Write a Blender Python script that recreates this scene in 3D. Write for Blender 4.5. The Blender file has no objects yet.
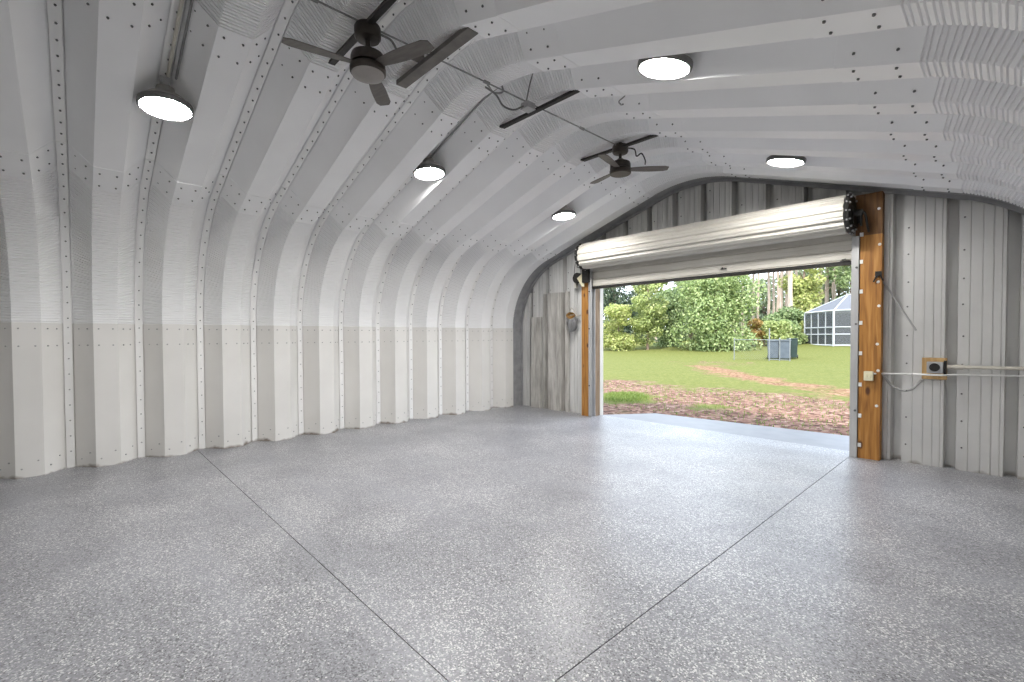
import bpy, bmesh, math, random
import numpy as np
from mathutils import Vector, Matrix

sc = bpy.context.scene
C = bpy.context.collection
PI = math.pi
rnd = random.Random(7)

# ------------------------------------------------------------------ materials
def new_mat(name):
    m = bpy.data.materials.new(name)
    m.use_nodes = True
    nt = m.node_tree
    b = nt.nodes['Principled BSDF']
    return m, nt, b

def N(nt, t, **kw):
    n = nt.nodes.new(t)
    for k, v in kw.items():
        setattr(n, k, v)
    return n

def ramp(nt, stops, interp='LINEAR'):
    r = N(nt, 'ShaderNodeValToRGB')
    r.color_ramp.interpolation = interp
    els = r.color_ramp.elements
    while len(els) < len(stops):
        els.new(0.5)
    for e, (p, c) in zip(els, stops):
        e.position = p
        e.color = (c[0], c[1], c[2], 1)
    return r

def noise_mat(name, c0, c1, scale=6.0, rough=0.5, metallic=0.0, detail=4, stretch=(1, 1, 1), bump=0.0, coords='Object'):
    """two-tone procedural material driven by noise"""
    m, nt, b = new_mat(name)
    tc = N(nt, 'ShaderNodeTexCoord')
    mp = N(nt, 'ShaderNodeMapping')
    mp.inputs['Scale'].default_value = stretch
    nt.links.new(tc.outputs[coords], mp.inputs['Vector'])
    nz = N(nt, 'ShaderNodeTexNoise')
    nz.inputs['Scale'].default_value = scale
    nz.inputs['Detail'].default_value = detail
    nt.links.new(mp.outputs[0], nz.inputs['Vector'])
    r = ramp(nt, [(0.3, c0), (0.7, c1)])
    nt.links.new(nz.outputs['Fac'], r.inputs['Fac'])
    nt.links.new(r.outputs['Color'], b.inputs['Base Color'])
    b.inputs['Roughness'].default_value = rough
    b.inputs['Metallic'].default_value = metallic
    if bump:
        bp = N(nt, 'ShaderNodeBump')
        bp.inputs['Strength'].default_value = bump
        bp.inputs['Distance'].default_value = 0.01
        nt.links.new(nz.outputs['Fac'], bp.inputs['Height'])
        nt.links.new(bp.outputs[0], b.inputs['Normal'])
    return m

def panel_mat(name, c0, c1, rust=0.0, rough=0.42, metallic=0.0):
    """painted steel sheet: faint cloudy variation, optional rust close to the floor"""
    m, nt, b = new_mat(name)
    geo = N(nt, 'ShaderNodeNewGeometry')
    nz = N(nt, 'ShaderNodeTexNoise')
    nz.inputs['Scale'].default_value = 1.6
    nz.inputs['Detail'].default_value = 6
    nt.links.new(geo.outputs['Position'], nz.inputs['Vector'])
    r = ramp(nt, [(0.3, c0), (0.7, c1)])
    nt.links.new(nz.outputs['Fac'], r.inputs['Fac'])
    out = r.outputs['Color']
    if rust:
        sx = N(nt, 'ShaderNodeSeparateXYZ')
        nt.links.new(geo.outputs['Position'], sx.inputs[0])
        n2 = N(nt, 'ShaderNodeTexNoise')
        n2.inputs['Scale'].default_value = 5
        n2.inputs['Detail'].default_value = 5
        nt.links.new(geo.outputs['Position'], n2.inputs['Vector'])
        mr = N(nt, 'ShaderNodeMapRange')
        mr.inputs['From Min'].default_value = 0.0
        mr.inputs['From Max'].default_value = 0.10
        mr.inputs['To Min'].default_value = 0.30
        mr.inputs['To Max'].default_value = -0.25
        nt.links.new(sx.outputs['Z'], mr.inputs['Value'])
        ad = N(nt, 'ShaderNodeMath', operation='ADD')
        nt.links.new(n2.outputs['Fac'], ad.inputs[0])
        nt.links.new(mr.outputs[0], ad.inputs[1])
        r2 = ramp(nt, [(0.66, (0, 0, 0)), (0.86, (rust, rust, rust))])
        nt.links.new(ad.outputs[0], r2.inputs['Fac'])
        mx = N(nt, 'ShaderNodeMix', data_type='RGBA')
        nt.links.new(r2.outputs['Color'], mx.inputs['Factor'])
        nt.links.new(out, mx.inputs['A'])
        mx.inputs['B'].default_value = (0.13, 0.085, 0.045, 1)
        out = mx.outputs['Result']
    nt.links.new(out, b.inputs['Base Color'])
    b.inputs['Roughness'].default_value = rough
    b.inputs['Metallic'].default_value = metallic
    return m

def flake_mat():
    m, nt, b = new_mat('epoxy_flake')
    geo = N(nt, 'ShaderNodeNewGeometry')
    vo = N(nt, 'ShaderNodeTexVoronoi')
    vo.inputs['Scale'].default_value = 145
    nt.links.new(geo.outputs['Position'], vo.inputs['Vector'])
    sp = N(nt, 'ShaderNodeSeparateColor')
    nt.links.new(vo.outputs['Color'], sp.inputs[0])
    # density of white flakes drifts over the slab
    nz = N(nt, 'ShaderNodeTexNoise')
    nz.inputs['Scale'].default_value = 1.3
    nz.inputs['Detail'].default_value = 5
    nt.links.new(geo.outputs['Position'], nz.inputs['Vector'])
    ma = N(nt, 'ShaderNodeMath', operation='MULTIPLY_ADD')
    nt.links.new(nz.outputs['Fac'], ma.inputs[0])
    ma.inputs[1].default_value = 0.6
    ma.inputs[2].default_value = -0.30
    ad = N(nt, 'ShaderNodeMath', operation='ADD')
    nt.links.new(sp.outputs['Red'], ad.inputs[0])
    nt.links.new(ma.outputs[0], ad.inputs[1])
    r = ramp(nt, [(0.0, (0.09, 0.09, 0.095)), (0.10, (0.195, 0.195, 0.21)), (0.45, (0.225, 0.225, 0.241)),
                  (0.68, (0.295, 0.295, 0.312)), (0.82, (0.38, 0.38, 0.387)), (0.925, (0.60, 0.60, 0.59))], 'CONSTANT')
    nt.links.new(ad.outputs[0], r.inputs['Fac'])
    # worn, dusty streaks
    mp = N(nt, 'ShaderNodeMapping')
    mp.inputs['Scale'].default_value = (0.35, 1.4, 1)
    mp.inputs['Rotation'].default_value = (0, 0, 0.5)
    nt.links.new(geo.outputs['Position'], mp.inputs['Vector'])
    n2 = N(nt, 'ShaderNodeTexNoise')
    n2.inputs['Scale'].default_value = 1.7
    n2.inputs['Detail'].default_value = 7
    n2.inputs['Roughness'].default_value = 0.65
    nt.links.new(mp.outputs[0], n2.inputs['Vector'])
    r2 = ramp(nt, [(0.46, (0, 0, 0)), (0.72, (0.5, 0.5, 0.5))])
    nt.links.new(n2.outputs['Fac'], r2.inputs['Fac'])
    mx = N(nt, 'ShaderNodeMix', data_type='RGBA')
    nt.links.new(r2.outputs['Color'], mx.inputs['Factor'])
    nt.links.new(r.outputs['Color'], mx.inputs['A'])
    mx.inputs['B'].default_value = (0.31, 0.315, 0.34, 1)
    nt.links.new(mx.outputs['Result'], b.inputs['Base Color'])
    rr = N(nt, 'ShaderNodeMapRange')
    rr.inputs['To Min'].default_value = 0.26
    rr.inputs['To Max'].default_value = 0.42
    nt.links.new(n2.outputs['Fac'], rr.inputs['Value'])
    nt.links.new(rr.outputs[0], b.inputs['Roughness'])
    b.inputs['IOR'].default_value = 1.5
    bp = N(nt, 'ShaderNodeBump')
    bp.inputs['Strength'].default_value = 0.12
    bp.inputs['Distance'].default_value = 0.002
    nt.links.new(sp.outputs['Green'], bp.inputs['Height'])
    nt.links.new(bp.outputs[0], b.inputs['Normal'])
    return m

def wood_mat(name, c0, c1, c2):
    m, nt, b = new_mat(name)
    geo = N(nt, 'ShaderNodeNewGeometry')
    mp = N(nt, 'ShaderNodeMapping')
    mp.inputs['Scale'].default_value = (14, 14, 0.9)
    nt.links.new(geo.outputs['Position'], mp.inputs['Vector'])
    nz = N(nt, 'ShaderNodeTexNoise')
    nz.inputs['Scale'].default_value = 2.2
    nz.inputs['Detail'].default_value = 6
    nz.inputs['Distortion'].default_value = 0.6
    nt.links.new(mp.outputs[0], nz.inputs['Vector'])
    r = ramp(nt, [(0.28, c0), (0.52, c1), (0.75, c2)])
    nt.links.new(nz.outputs['Fac'], r.inputs['Fac'])
    # knots
    mp2 = N(nt, 'ShaderNodeMapping')
    mp2.inputs['Scale'].default_value = (7, 7, 3.2)
    nt.links.new(geo.outputs['Position'], mp2.inputs['Vector'])
    vo = N(nt, 'ShaderNodeTexVoronoi')
    vo.inputs['Scale'].default_value = 1.0
    nt.links.new(mp2.outputs[0], vo.inputs['Vector'])
    r2 = ramp(nt, [(0.10, (1, 1, 1)), (0.2, (0, 0, 0))])
    nt.links.new(vo.outputs['Distance'], r2.inputs['Fac'])
    mx = N(nt, 'ShaderNodeMix', data_type='RGBA')
    nt.links.new(r2.outputs['Color'], mx.inputs['Factor'])
    nt.links.new(r.outputs['Color'], mx.inputs['A'])
    mx.inputs['B'].default_value = (0.10, 0.035, 0.01, 1)
    nt.links.new(mx.outputs['Result'], b.inputs['Base Color'])
    b.inputs['Roughness'].default_value = 0.6
    return m

def leaf_mat(name, cols, transl=0.35):
    m, nt, b = new_mat(name)
    geo = N(nt, 'ShaderNodeNewGeometry')
    n = len(cols)
    r = ramp(nt, [(i / max(1, n - 1), c) for i, c in enumerate(cols)])
    nt.links.new(geo.outputs['Random Per Island'], r.inputs['Fac'])
    nt.links.new(r.outputs['Color'], b.inputs['Base Color'])
    b.inputs['Roughness'].default_value = 0.6
    tr = N(nt, 'ShaderNodeBsdfTranslucent')
    nt.links.new(r.outputs['Color'], tr.inputs['Color'])
    mix = N(nt, 'ShaderNodeMixShader')
    mix.inputs[0].default_value = transl
    out = nt.nodes['Material Output']
    nt.links.new(b.outputs[0], mix.inputs[1])
    nt.links.new(tr.outputs[0], mix.inputs[2])
    nt.links.new(mix.outputs[0], out.inputs['Surface'])
    return m

def emit_mat(name, col, strength):
    m, nt, b = new_mat(name)
    b.inputs['Base Color'].default_value = (0.8, 0.8, 0.8, 1)
    b.inputs['Emission Color'].default_value = (*col, 1)
    b.inputs['Emission Strength'].default_value = strength
    return m

def lawn_mat():
    m, nt, b = new_mat('lawn_and_mulch')
    geo = N(nt, 'ShaderNodeNewGeometry')
    at = N(nt, 'ShaderNodeAttribute', attribute_name='bare')
    n1 = N(nt, 'ShaderNodeTexNoise')
    n1.inputs['Scale'].default_value = 1.1
    n1.inputs['Detail'].default_value = 9
    n1.inputs['Roughness'].default_value = 0.7
    nt.links.new(geo.outputs['Position'], n1.inputs['Vector'])
    n2 = N(nt, 'ShaderNodeTexNoise')
    n2.inputs['Scale'].default_value = 9
    n2.inputs['Detail'].default_value = 6
    n2.inputs['Roughness'].default_value = 0.75
    nt.links.new(geo.outputs['Position'], n2.inputs['Vector'])
    grass = ramp(nt, [(0.25, (0.064, 0.073, 0.017)), (0.48, (0.113, 0.125, 0.031)), (0.62, (0.16, 0.155, 0.05)), (0.8, (0.203, 0.182, 0.086))])
    nt.links.new(n2.outputs['Fac'], grass.inputs['Fac'])
    vo = N(nt, 'ShaderNodeTexVoronoi')
    vo.inputs['Scale'].default_value = 13
    nt.links.new(geo.outputs['Position'], vo.inputs['Vector'])
    mulch = ramp(nt, [(0.0, (0.059, 0.03, 0.023)), (0.35, (0.149, 0.081, 0.058)), (0.7, (0.218, 0.123, 0.086)), (1.0, (0.338, 0.228, 0.173))])
    sp = N(nt, 'ShaderNodeSeparateColor')
    nt.links.new(vo.outputs['Color'], sp.inputs[0])
    nt.links.new(sp.outputs['Red'], mulch.inputs['Fac'])
    a_r = N(nt, 'ShaderNodeAttribute', attribute_name='red')
    dirt = ramp(nt, [(0.0, (0.1, 0.052, 0.029)), (0.5, (0.21, 0.114, 0.064)), (1.0, (0.3, 0.19, 0.12))])
    nt.links.new(sp.outputs['Green'], dirt.inputs['Fac'])
    md = N(nt, 'ShaderNodeMix', data_type='RGBA')
    nt.links.new(a_r.outputs['Fac'], md.inputs['Factor'])
    nt.links.new(mulch.outputs['Color'], md.inputs['A'])
    nt.links.new(dirt.outputs['Color'], md.inputs['B'])
    # bare attribute + noise -> mask
    a1 = N(nt, 'ShaderNodeMath', operation='MULTIPLY_ADD')
    nt.links.new(n1.outputs['Fac'], a1.inputs[0])
    a1.inputs[1].default_value = 1.9
    nt.links.new(at.outputs['Fac'], a1.inputs[2])
    a2 = N(nt, 'ShaderNodeMath', operation='MULTIPLY_ADD')
    nt.links.new(n2.outputs['Fac'], a2.inputs[0])
    a2.inputs[1].default_value = 0.5
    nt.links.new(a1.outputs[0], a2.inputs[2])
    mk = ramp(nt, [(0.72, (0, 0, 0)), (0.86, (1, 1, 1))])
    hv = N(nt, 'ShaderNodeMath', operation='MULTIPLY')
    nt.links.new(a2.outputs[0], hv.inputs[0])
    hv.inputs[1].default_value = 0.5
    nt.links.new(hv.outputs[0], mk.inputs['Fac'])
    mx = N(nt, 'ShaderNodeMix', data_type='RGBA')
    nt.links.new(mk.outputs['Color'], mx.inputs['Factor'])
    nt.links.new(grass.outputs['Color'], mx.inputs['A'])
    nt.links.new(md.outputs['Result'], mx.inputs['B'])
    nt.links.new(mx.outputs['Result'], b.inputs['Base Color'])
    b.inputs['Roughness'].default_value = 0.95
    b.inputs['Specular IOR Level'].default_value = 0.1
    bp = N(nt, 'ShaderNodeBump')
    bp.inputs['Strength'].default_value = 0.8
    bp.inputs['Distance'].default_value = 0.05
    nt.links.new(n2.outputs['Fac'], bp.inputs['Height'])
    nt.links.new(bp.outputs[0], b.inputs['Normal'])
    return m

M = {}
M['roof'] = panel_mat('painted_roof_sheet', (0.86, 0.86, 0.86), (0.91, 0.91, 0.91), 0, 0.40)
M['lower'] = panel_mat('painted_wall_sheet', (0.69, 0.675, 0.645), (0.75, 0.735, 0.705), 0.8, 0.42)
M['end'] = panel_mat('weathered_siding', (0.60, 0.595, 0.58), (0.72, 0.715, 0.695), 0.5, 0.36, 0.45)
M['patch'] = noise_mat('old_siding', (0.30, 0.285, 0.26), (0.60, 0.585, 0.55), 5, 0.6, stretch=(3, 3, 0.5))
M['gable'] = noise_mat('grimy_siding', (0.50, 0.50, 0.485), (0.74, 0.735, 0.715), 3, 0.6, stretch=(4, 4, 0.35))
M['galv'] = noise_mat('galvanised_steel', (0.27, 0.27, 0.275), (0.36, 0.36, 0.365), 8, 0.45, 0.2)
M['guide'] = noise_mat('door_track_steel', (0.40, 0.40, 0.40), (0.52, 0.52, 0.51), 6, 0.4, 0.3, stretch=(1, 1, .3))
M['bolt'] = noise_mat('bolt_steel', (0.08, 0.08, 0.083), (0.16, 0.16, 0.16), 30, 0.5, 0.4)
M['boltlight'] = noise_mat('zinc_bolt', (0.32, 0.32, 0.31), (0.42, 0.42, 0.41), 30, 0.45, 0.4)
M['seam'] = panel_mat('seam_strip_sheet', (0.80, 0.795, 0.78), (0.86, 0.855, 0.84), 0.8, 0.42)
M['floor'] = flake_mat()
M['joint'] = noise_mat('joint_filler', (0.03, 0.03, 0.03), (0.06, 0.06, 0.06), 20, 0.9)
M['apron'] = noise_mat('sealed_concrete', (0.15, 0.152, 0.160), (0.19, 0.192, 0.202), 4, 0.38)
M['wood'] = wood_mat('pine_post', (0.22, 0.085, 0.014), (0.40, 0.18, 0.035), (0.52, 0.27, 0.075))
M['wooddark'] = wood_mat('aged_wood', (0.10, 0.055, 0.025), (0.20, 0.13, 0.07), (0.30, 0.22, 0.14))
M['woodstain'] = wood_mat('greasy_pine', (0.085, 0.035, 0.010), (0.17, 0.075, 0.02), (0.27, 0.13, 0.038))
M['ply'] = wood_mat('plywood_board', (0.34, 0.2, 0.07), (0.48, 0.31, 0.13), (0.58, 0.4, 0.19))
M['cream'] = noise_mat('cream_door_steel', (0.55, 0.525, 0.465), (0.61, 0.585, 0.525), 3, 0.38)
M['black'] = noise_mat('black_steel', (0.012, 0.011, 0.01), (0.03, 0.028, 0.025), 20, 0.45, 0.3)
M['white'] = noise_mat('white_plastic', (0.74, 0.74, 0.72), (0.82, 0.82, 0.80), 10, 0.4)
M['ivory'] = noise_mat('ivory_plastic', (0.66, 0.62, 0.42), (0.74, 0.70, 0.50), 10, 0.45)
M['beige'] = noise_mat('beige_pvc', (0.47, 0.44, 0.38), (0.56, 0.53, 0.46), 10, 0.45)
M['greybox'] = noise_mat('grey_box_metal', (0.36, 0.36, 0.37), (0.46, 0.46, 0.46), 12, 0.4, 0.3)
M['bronze'] = noise_mat('dark_bronze', (0.035, 0.028, 0.023), (0.055, 0.045, 0.038), 12, 0.42, 0.4)
M['blade'] = noise_mat('fan_blade_finish', (0.10, 0.088, 0.078), (0.15, 0.135, 0.12), 8, 0.5, stretch=(1, 6, 1))
M['fanlens'] = noise_mat('frosted_fan_lens', (0.26, 0.24, 0.22), (0.32, 0.30, 0.28), 6, 0.5)
M['strut'] = noise_mat('dark_strut', (0.018, 0.017, 0.016), (0.04, 0.037, 0.034), 12, 0.5, 0.4)
M['strutgrey'] = noise_mat('grey_brown_strut', (0.10, 0.09, 0.082), (0.17, 0.155, 0.14), 8, 0.5, 0.2)
M['cable'] = noise_mat('grey_cable', (0.10, 0.10, 0.10), (0.17, 0.17, 0.165), 20, 0.5)
M['strandgrey'] = noise_mat('pale_grey_strand', (0.36, 0.36, 0.355), (0.44, 0.44, 0.43), 20, 0.7)  # pale grey, set so the strand under the hook reads as a shadow
M['conduit'] = noise_mat('conduit_steel', (0.22, 0.22, 0.22), (0.32, 0.32, 0.31), 12, 0.4, 0.5)
M['lamp'] = noise_mat('lamp_housing', (0.30, 0.29, 0.27), (0.40, 0.39, 0.37), 10, 0.4, 0.5)
M['lamprim'] = noise_mat('lamp_rim', (0.10, 0.10, 0.10), (0.16, 0.16, 0.155), 10, 0.4, 0.3)
M['lens'] = emit_mat('lit_lens', (1.0, 0.985, 0.965), 192.0)
M['amber'] = noise_mat('amber_glass', (0.16, 0.08, 0.02), (0.36, 0.21, 0.07), 18, 0.25)
M['lawn'] = lawn_mat()
M['bark'] = noise_mat('bark', (0.13, 0.085, 0.06), (0.27, 0.2, 0.15), 3, 0.9, stretch=(3, 3, .6))
M['pinebark'] = noise_mat('pine_bark', (0.30, 0.22, 0.17), (0.50, 0.41, 0.34), 2, 0.9, stretch=(3, 3, .5))
M['lf_bright'] = leaf_mat('leaves_bright', [(0.109, 0.163, 0.053), (0.23, 0.308, 0.107), (0.348, 0.426, 0.166), (0.482, 0.538, 0.262)])
M['lf_yellow'] = leaf_mat('leaves_yellow_green', [(0.213, 0.264, 0.071), (0.36, 0.411, 0.123), (0.485, 0.507, 0.174), (0.554, 0.538, 0.257)])
M['lf_lime'] = leaf_mat('leaves_lime', [(0.161, 0.214, 0.062), (0.295, 0.359, 0.115), (0.416, 0.467, 0.17), (0.518, 0.538, 0.26)])
M['lf_mid'] = leaf_mat('leaves_mid', [(0.082, 0.125, 0.047), (0.171, 0.24, 0.091), (0.281, 0.357, 0.153), (0.396, 0.465, 0.226)])
M['lf_dark'] = leaf_mat('leaves_dark', [(0.036, 0.058, 0.036), (0.072, 0.106, 0.067), (0.115, 0.157, 0.094), (0.19, 0.233, 0.147)])
M['lf_pine'] = leaf_mat('pine_needles', [(0.108, 0.14, 0.076), (0.19, 0.23, 0.125), (0.282, 0.321, 0.184)])
M['lf_dry'] = leaf_mat('dry_fronds', [(0.259, 0.138, 0.044), (0.414, 0.234, 0.078), (0.476, 0.345, 0.112), (0.276, 0.294, 0.069)])
M['lf_far'] = leaf_mat('leaves_far', [(0.172, 0.218, 0.12), (0.254, 0.299, 0.176), (0.35, 0.383, 0.253)])  # paled tones put distance haze into the leaf colour
M['grassblade'] = leaf_mat('grass_blades', [(0.097, 0.152, 0.02), (0.152, 0.221, 0.042), (0.221, 0.263, 0.07)])
M['alu'] = noise_mat('white_aluminium', (0.42, 0.43, 0.44), (0.5, 0.51, 0.52), 4, 0.4)
M['fence'] = noise_mat('fence_galvanised', (0.17, 0.18, 0.18), (0.23, 0.24, 0.24), 4, 0.5, 0.2)
M['bin'] = noise_mat('blue_grey_plastic', (0.07, 0.085, 0.105), (0.10, 0.12, 0.145), 4, 0.5)
M['bingreen'] = noise_mat('dark_green_plastic', (0.015, 0.03, 0.027), (0.025, 0.045, 0.04), 4, 0.5)
M['housegrey'] = noise_mat('house_wall', (0.12, 0.125, 0.125), (0.16, 0.165, 0.165), 2, 0.8)

def screen_mat(name, col, fac):
    m, nt, b = new_mat(name)
    b.inputs['Base Color'].default_value = (*col, 1)
    b.inputs['Roughness'].default_value = 0.8
    tr = N(nt, 'ShaderNodeBsdfTransparent')
    mix = N(nt, 'ShaderNodeMixShader')
    mix.inputs[0].default_value = fac
    out = nt.nodes['Material Output']
    nt.links.new(tr.outputs[0], mix.inputs[1])
    nt.links.new(b.outputs[0], mix.inputs[2])
    nt.links.new(mix.outputs[0], out.inputs['Surface'])
    return m
M['screen'] = screen_mat('insect_screen', (0.085, 0.09, 0.095), 0.70)
M['roofscreen'] = screen_mat('roof_screen', (0.15, 0.155, 0.175), 0.75)

# ------------------------------------------------------------------ mesh helpers
def link(name, me, mats, parent=None):
    o = bpy.data.objects.new(name, me)
    C.objects.link(o)
    if not isinstance(mats, (list, tuple)):
        mats = [mats]
    for m in mats:
        me.materials.append(m)
    if parent is not None:
        o.parent = parent
    return o

def obj(name, bm, mats, parent=None, smooth=False):
    bmesh.ops.recalc_face_normals(bm, faces=bm.faces)
    me = bpy.data.meshes.new(name)
    bm.to_mesh(me)
    bm.free()
    if smooth:
        for p in me.polygons:
            p.use_smooth = True
        try:
            me.set_sharp_from_angle(angle=math.radians(38))
        except Exception:
            pass
    return link(name, me, mats, parent)

def pydata(name, verts, faces, mats, parent=None, mat_idx=None, smooth=False):
    me = bpy.data.meshes.new(name)
    me.from_pydata([tuple(v) for v in verts], [], faces)
    if mat_idx is not None:
        me.polygons.foreach_set('material_index', mat_idx)
    me.update()
    if smooth:
        for p in me.polygons:
            p.use_smooth = True
        try:
            me.set_sharp_from_angle(angle=math.radians(38))
        except Exception:
            pass
    return link(name, me, mats, parent)

def thing(name, label, cat, loc=(0, 0, 0), rotz=0.0, group=None):
    o = bpy.data.objects.new(name, None)
    C.objects.link(o)
    o.location = loc
    o.rotation_euler = (0, 0, rotz)
    o.empty_display_size = 0.1
    return tag(o, label, cat, group)

def tag(o, label=None, cat=None, group=None, kind=None):
    if label: o['label'] = label
    if cat: o['category'] = cat
    if group: o['group'] = group
    if kind: o['kind'] = kind
    return o

def B():
    return bmesh.new()

def box(bm, x0, x1, y0, y1, z0, z1, bevel=0.0, mi=0):
    vs = [bm.verts.new(p) for p in ((x0, y0, z0), (x1, y0, z0), (x1, y1, z0), (x0, y1, z0),
                                    (x0, y0, z1), (x1, y0, z1), (x1, y1, z1), (x0, y1, z1))]
    fs = [bm.faces.new([vs[i] for i in f]) for f in ((3, 2, 1, 0), (4, 5, 6, 7), (0, 1, 5, 4), (1, 2, 6, 5), (2, 3, 7, 6), (3, 0, 4, 7))]
    for f in fs:
        f.material_index = mi
    if bevel:
        es = list({e for f in fs for e in f.edges})
        r = bmesh.ops.bevel(bm, geom=es, offset=bevel, segments=2, affect='EDGES', profile=0.7)
        for f in r['faces']:
            f.material_index = mi
    return fs

def basis(d):
    d = Vector(d).normalized()
    a = Vector((0, 0, 1)) if abs(d.z) < 0.9 else Vector((1, 0, 0))
    u = d.cross(a).normalized()
    return d, u, d.cross(u).normalized()

def tube(bm, pts, r, seg=8, caps=True, mi=0):
    """round tube through points; r a number or one per point"""
    pts = [Vector(p) for p in pts]
    n = len(pts)
    rs = r if isinstance(r, (list, tuple)) else [r] * n
    rings = []
    u_prev = None
    for i, p in enumerate(pts):
        if i == 0: d = pts[1] - pts[0]
        elif i == n - 1: d = pts[-1] - pts[-2]
        else: d = (pts[i + 1] - pts[i]).normalized() + (pts[i] - pts[i - 1]).normalized()
        d.normalize()
        if u_prev is None:
            _, u, _ = basis(d)
        else:
            u = (u_prev - d * u_prev.dot(d)).normalized()
        v = d.cross(u).normalized()
        u_prev = u
        rings.append([bm.verts.new(p + (u * math.cos(2 * PI * k / seg) + v * math.sin(2 * PI * k / seg)) * rs[i]) for k in range(seg)])
    for a, b in zip(rings[:-1], rings[1:]):
        for k in range(seg):
            f = bm.faces.new((a[k], a[(k + 1) % seg], b[(k + 1) % seg], b[k]))
            f.material_index = mi
    if caps:
        bm.faces.new(rings[0][::-1]).material_index = mi
        bm.faces.new(rings[-1]).material_index = mi

def lathe(bm, prof, seg=32, center=(0, 0, 0), axis='Z', mi=0, caps=True):
    """prof: list of (radius, height) from one end to the other"""
    rings = []
    cx, cy, cz = center
    for r, h in prof:
        ring = []
        for k in range(seg):
            a = 2 * PI * k / seg
            ca, sa = math.cos(a) * r, math.sin(a) * r
            if axis == 'Z': p = (cx + ca, cy + sa, cz + h)
            elif axis == 'X': p = (cx + h, cy + ca, cz + sa)
            else: p = (cx + ca, cy + h, cz + sa)
            ring.append(bm.verts.new(p))
        rings.append(ring)
    for a, b in zip(rings[:-1], rings[1:]):
        for k in range(seg):
            f = bm.faces.new((a[k], a[(k + 1) % seg], b[(k + 1) % seg], b[k]))
            f.material_index = mi
    for ring in ((rings[0], rings[-1]) if caps else ()):
        try:
            bm.faces.new(ring).material_index = mi
        except ValueError:
            pass

def smooth_pts(pts, n=6):
    """Catmull-Rom through points"""
    P = [Vector(p) for p in pts]
    P = [P[0] * 2 - P[1]] + P + [P[-1] * 2 - P[-2]]
    out = []
    for i in range(1, len(P) - 2):
        for k in range(n):
            t = k / n
            a, b, c, d = P[i - 1], P[i], P[i + 1], P[i + 2]
            out.append(0.5 * ((2 * b) + (c - a) * t + (2 * a - 5 * b + 4 * c - d) * t * t + (3 * b - a - 3 * c + d) * t ** 3))
    out.append(P[-2])
    return out

# ------------------------------------------------------------------ building geometry (metres, floor z=0, camera at x=y=0)
Y0, PITCH, DEP = -0.059, 0.61, 0.197
XR, ZR, S = -3.148, 3.738, 0.3243          # ridge line: position, apex height of straight slopes, slope
ANG = math.atan(S)
XC_L = -6.858                              # inner face of left wall crests
XC_R = 2 * XR - XC_L
ZC = ZR - S * (XR - XC_L)
W_E = 2.784
t_e = math.hypot((XR - W_E) - XC_L, S * ((XR - W_E) - XC_L))
R_E = t_e / math.tan((PI / 2 - ANG) / 2)
Z_E = ZC - t_e                             # start of the curved eave
R_R = 1.88                                 # ridge curve radius
T_R = R_R * math.tan(ANG / 2) * 1.0
K0, K1 = -8, 10                            # first and last panel

def roof_z(x):
    """inner crest profile height"""
    a = abs(x - XR)
    xe = W_E
    zr = ZR - S * a
    if a < R_R * math.sin(ANG):
        return ZR - R_R * (1 / math.cos(ANG) - 1) + (math.sqrt(R_R ** 2 - a ** 2) - R_R)
    if a > xe:
        cx = (XR - XC_L) - R_E
        q = R_E ** 2 - max(0, a - cx) ** 2
        return Z_E + math.sqrt(max(q, 0))
    return zr

# arch polyline of the crest: list of (x, z, nx, nz outward, crimp, s)
GROOVES = [(0.0, 0), (0.003, 1), (0.0095, 1), (0.0125, 0), (0.0232, 0), (0.0262, 1), (0.0327, 1), (0.0357, 0)]
PAIR = 0.053
def groove_stations(L):
    """(distance along the curve, groove depth 0..1): grooves pressed in pairs"""
    n = int((L - 0.02) / PAIR)
    p = (L - 0.017) / n
    out = []
    for k in range(n):
        out += [(0.004 + k * p + ds * p / PAIR, c) for ds, c in GROOVES]
    return [(0.0, 0)] + out + [(L, 0)]

def arch_rows():
    rows = []
    def add(x, z, nx, nz, c):
        rows.append([x, z, nx, nz, c])
    cxL, czL = XC_L + R_E, Z_E
    for s_, c in groove_stations(R_E * (PI / 2 - ANG)):
        a = s_ / R_E
        add(cxL - R_E * math.cos(a), czL + R_E * math.sin(a), -math.cos(a), math.sin(a), c)
    # left slope up to ridge curve
    xa = XR - R_R * math.sin(ANG)
    x_s = rows[-1][0]
    lap = 0.36 * math.cos(ANG)
    for x, c in ((x_s + lap, 0), (x_s + lap + 0.002, -0.45), ((x_s + xa) / 2, -0.45), (xa - lap, -0.45), (xa - lap + 0.002, 0)):
        add(x, ZR - S * (XR - x), -math.sin(ANG), math.cos(ANG), c)
    zc = ZR - R_R / math.cos(ANG)
    for s_, c in groove_stations(R_R * 2 * ANG):
        a = s_ / R_R - ANG
        add(XR + R_R * math.sin(a), zc + R_R * math.cos(a), math.sin(a), math.cos(a), c)
    left = [r for r in rows if r[0] < xa - 1e-6]
    # mirror of everything left of the ridge curve
    for r in reversed(left):
        add(2 * XR - r[0], r[1], -r[2], r[3], r[4])
    return rows

ROWS = arch_rows()
CR_A = 0.0105
# columns across one panel: (y offset, depth outward, crimp along arch normal, crimp along y)
WEB = Vector((DEP, 0.16)).normalized()
COLS = [(-0.038, DEP - 0.010, 0, 0), (0.030, DEP - 0.010, 0, 0), (0.0305, DEP + 0.016, 0, 0), (0.039, DEP + 0.016, 0, 0), (0.0395, DEP * 0.975, 0.0, 0.0), (0.052, DEP * 0.90, 0.7, 0.7), (0.188, DEP * 0.07, 0.7, 0.7),
        (0.20, 0.0, 1, 0.0), (0.41, 0.0, 1, 0.0), (0.422, DEP * 0.07, 0.7, -0.7), (0.558, DEP * 0.95, 0.7, -0.7), (0.571, DEP, 0, 0), (0.6402, DEP, 0, 0)]

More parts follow.
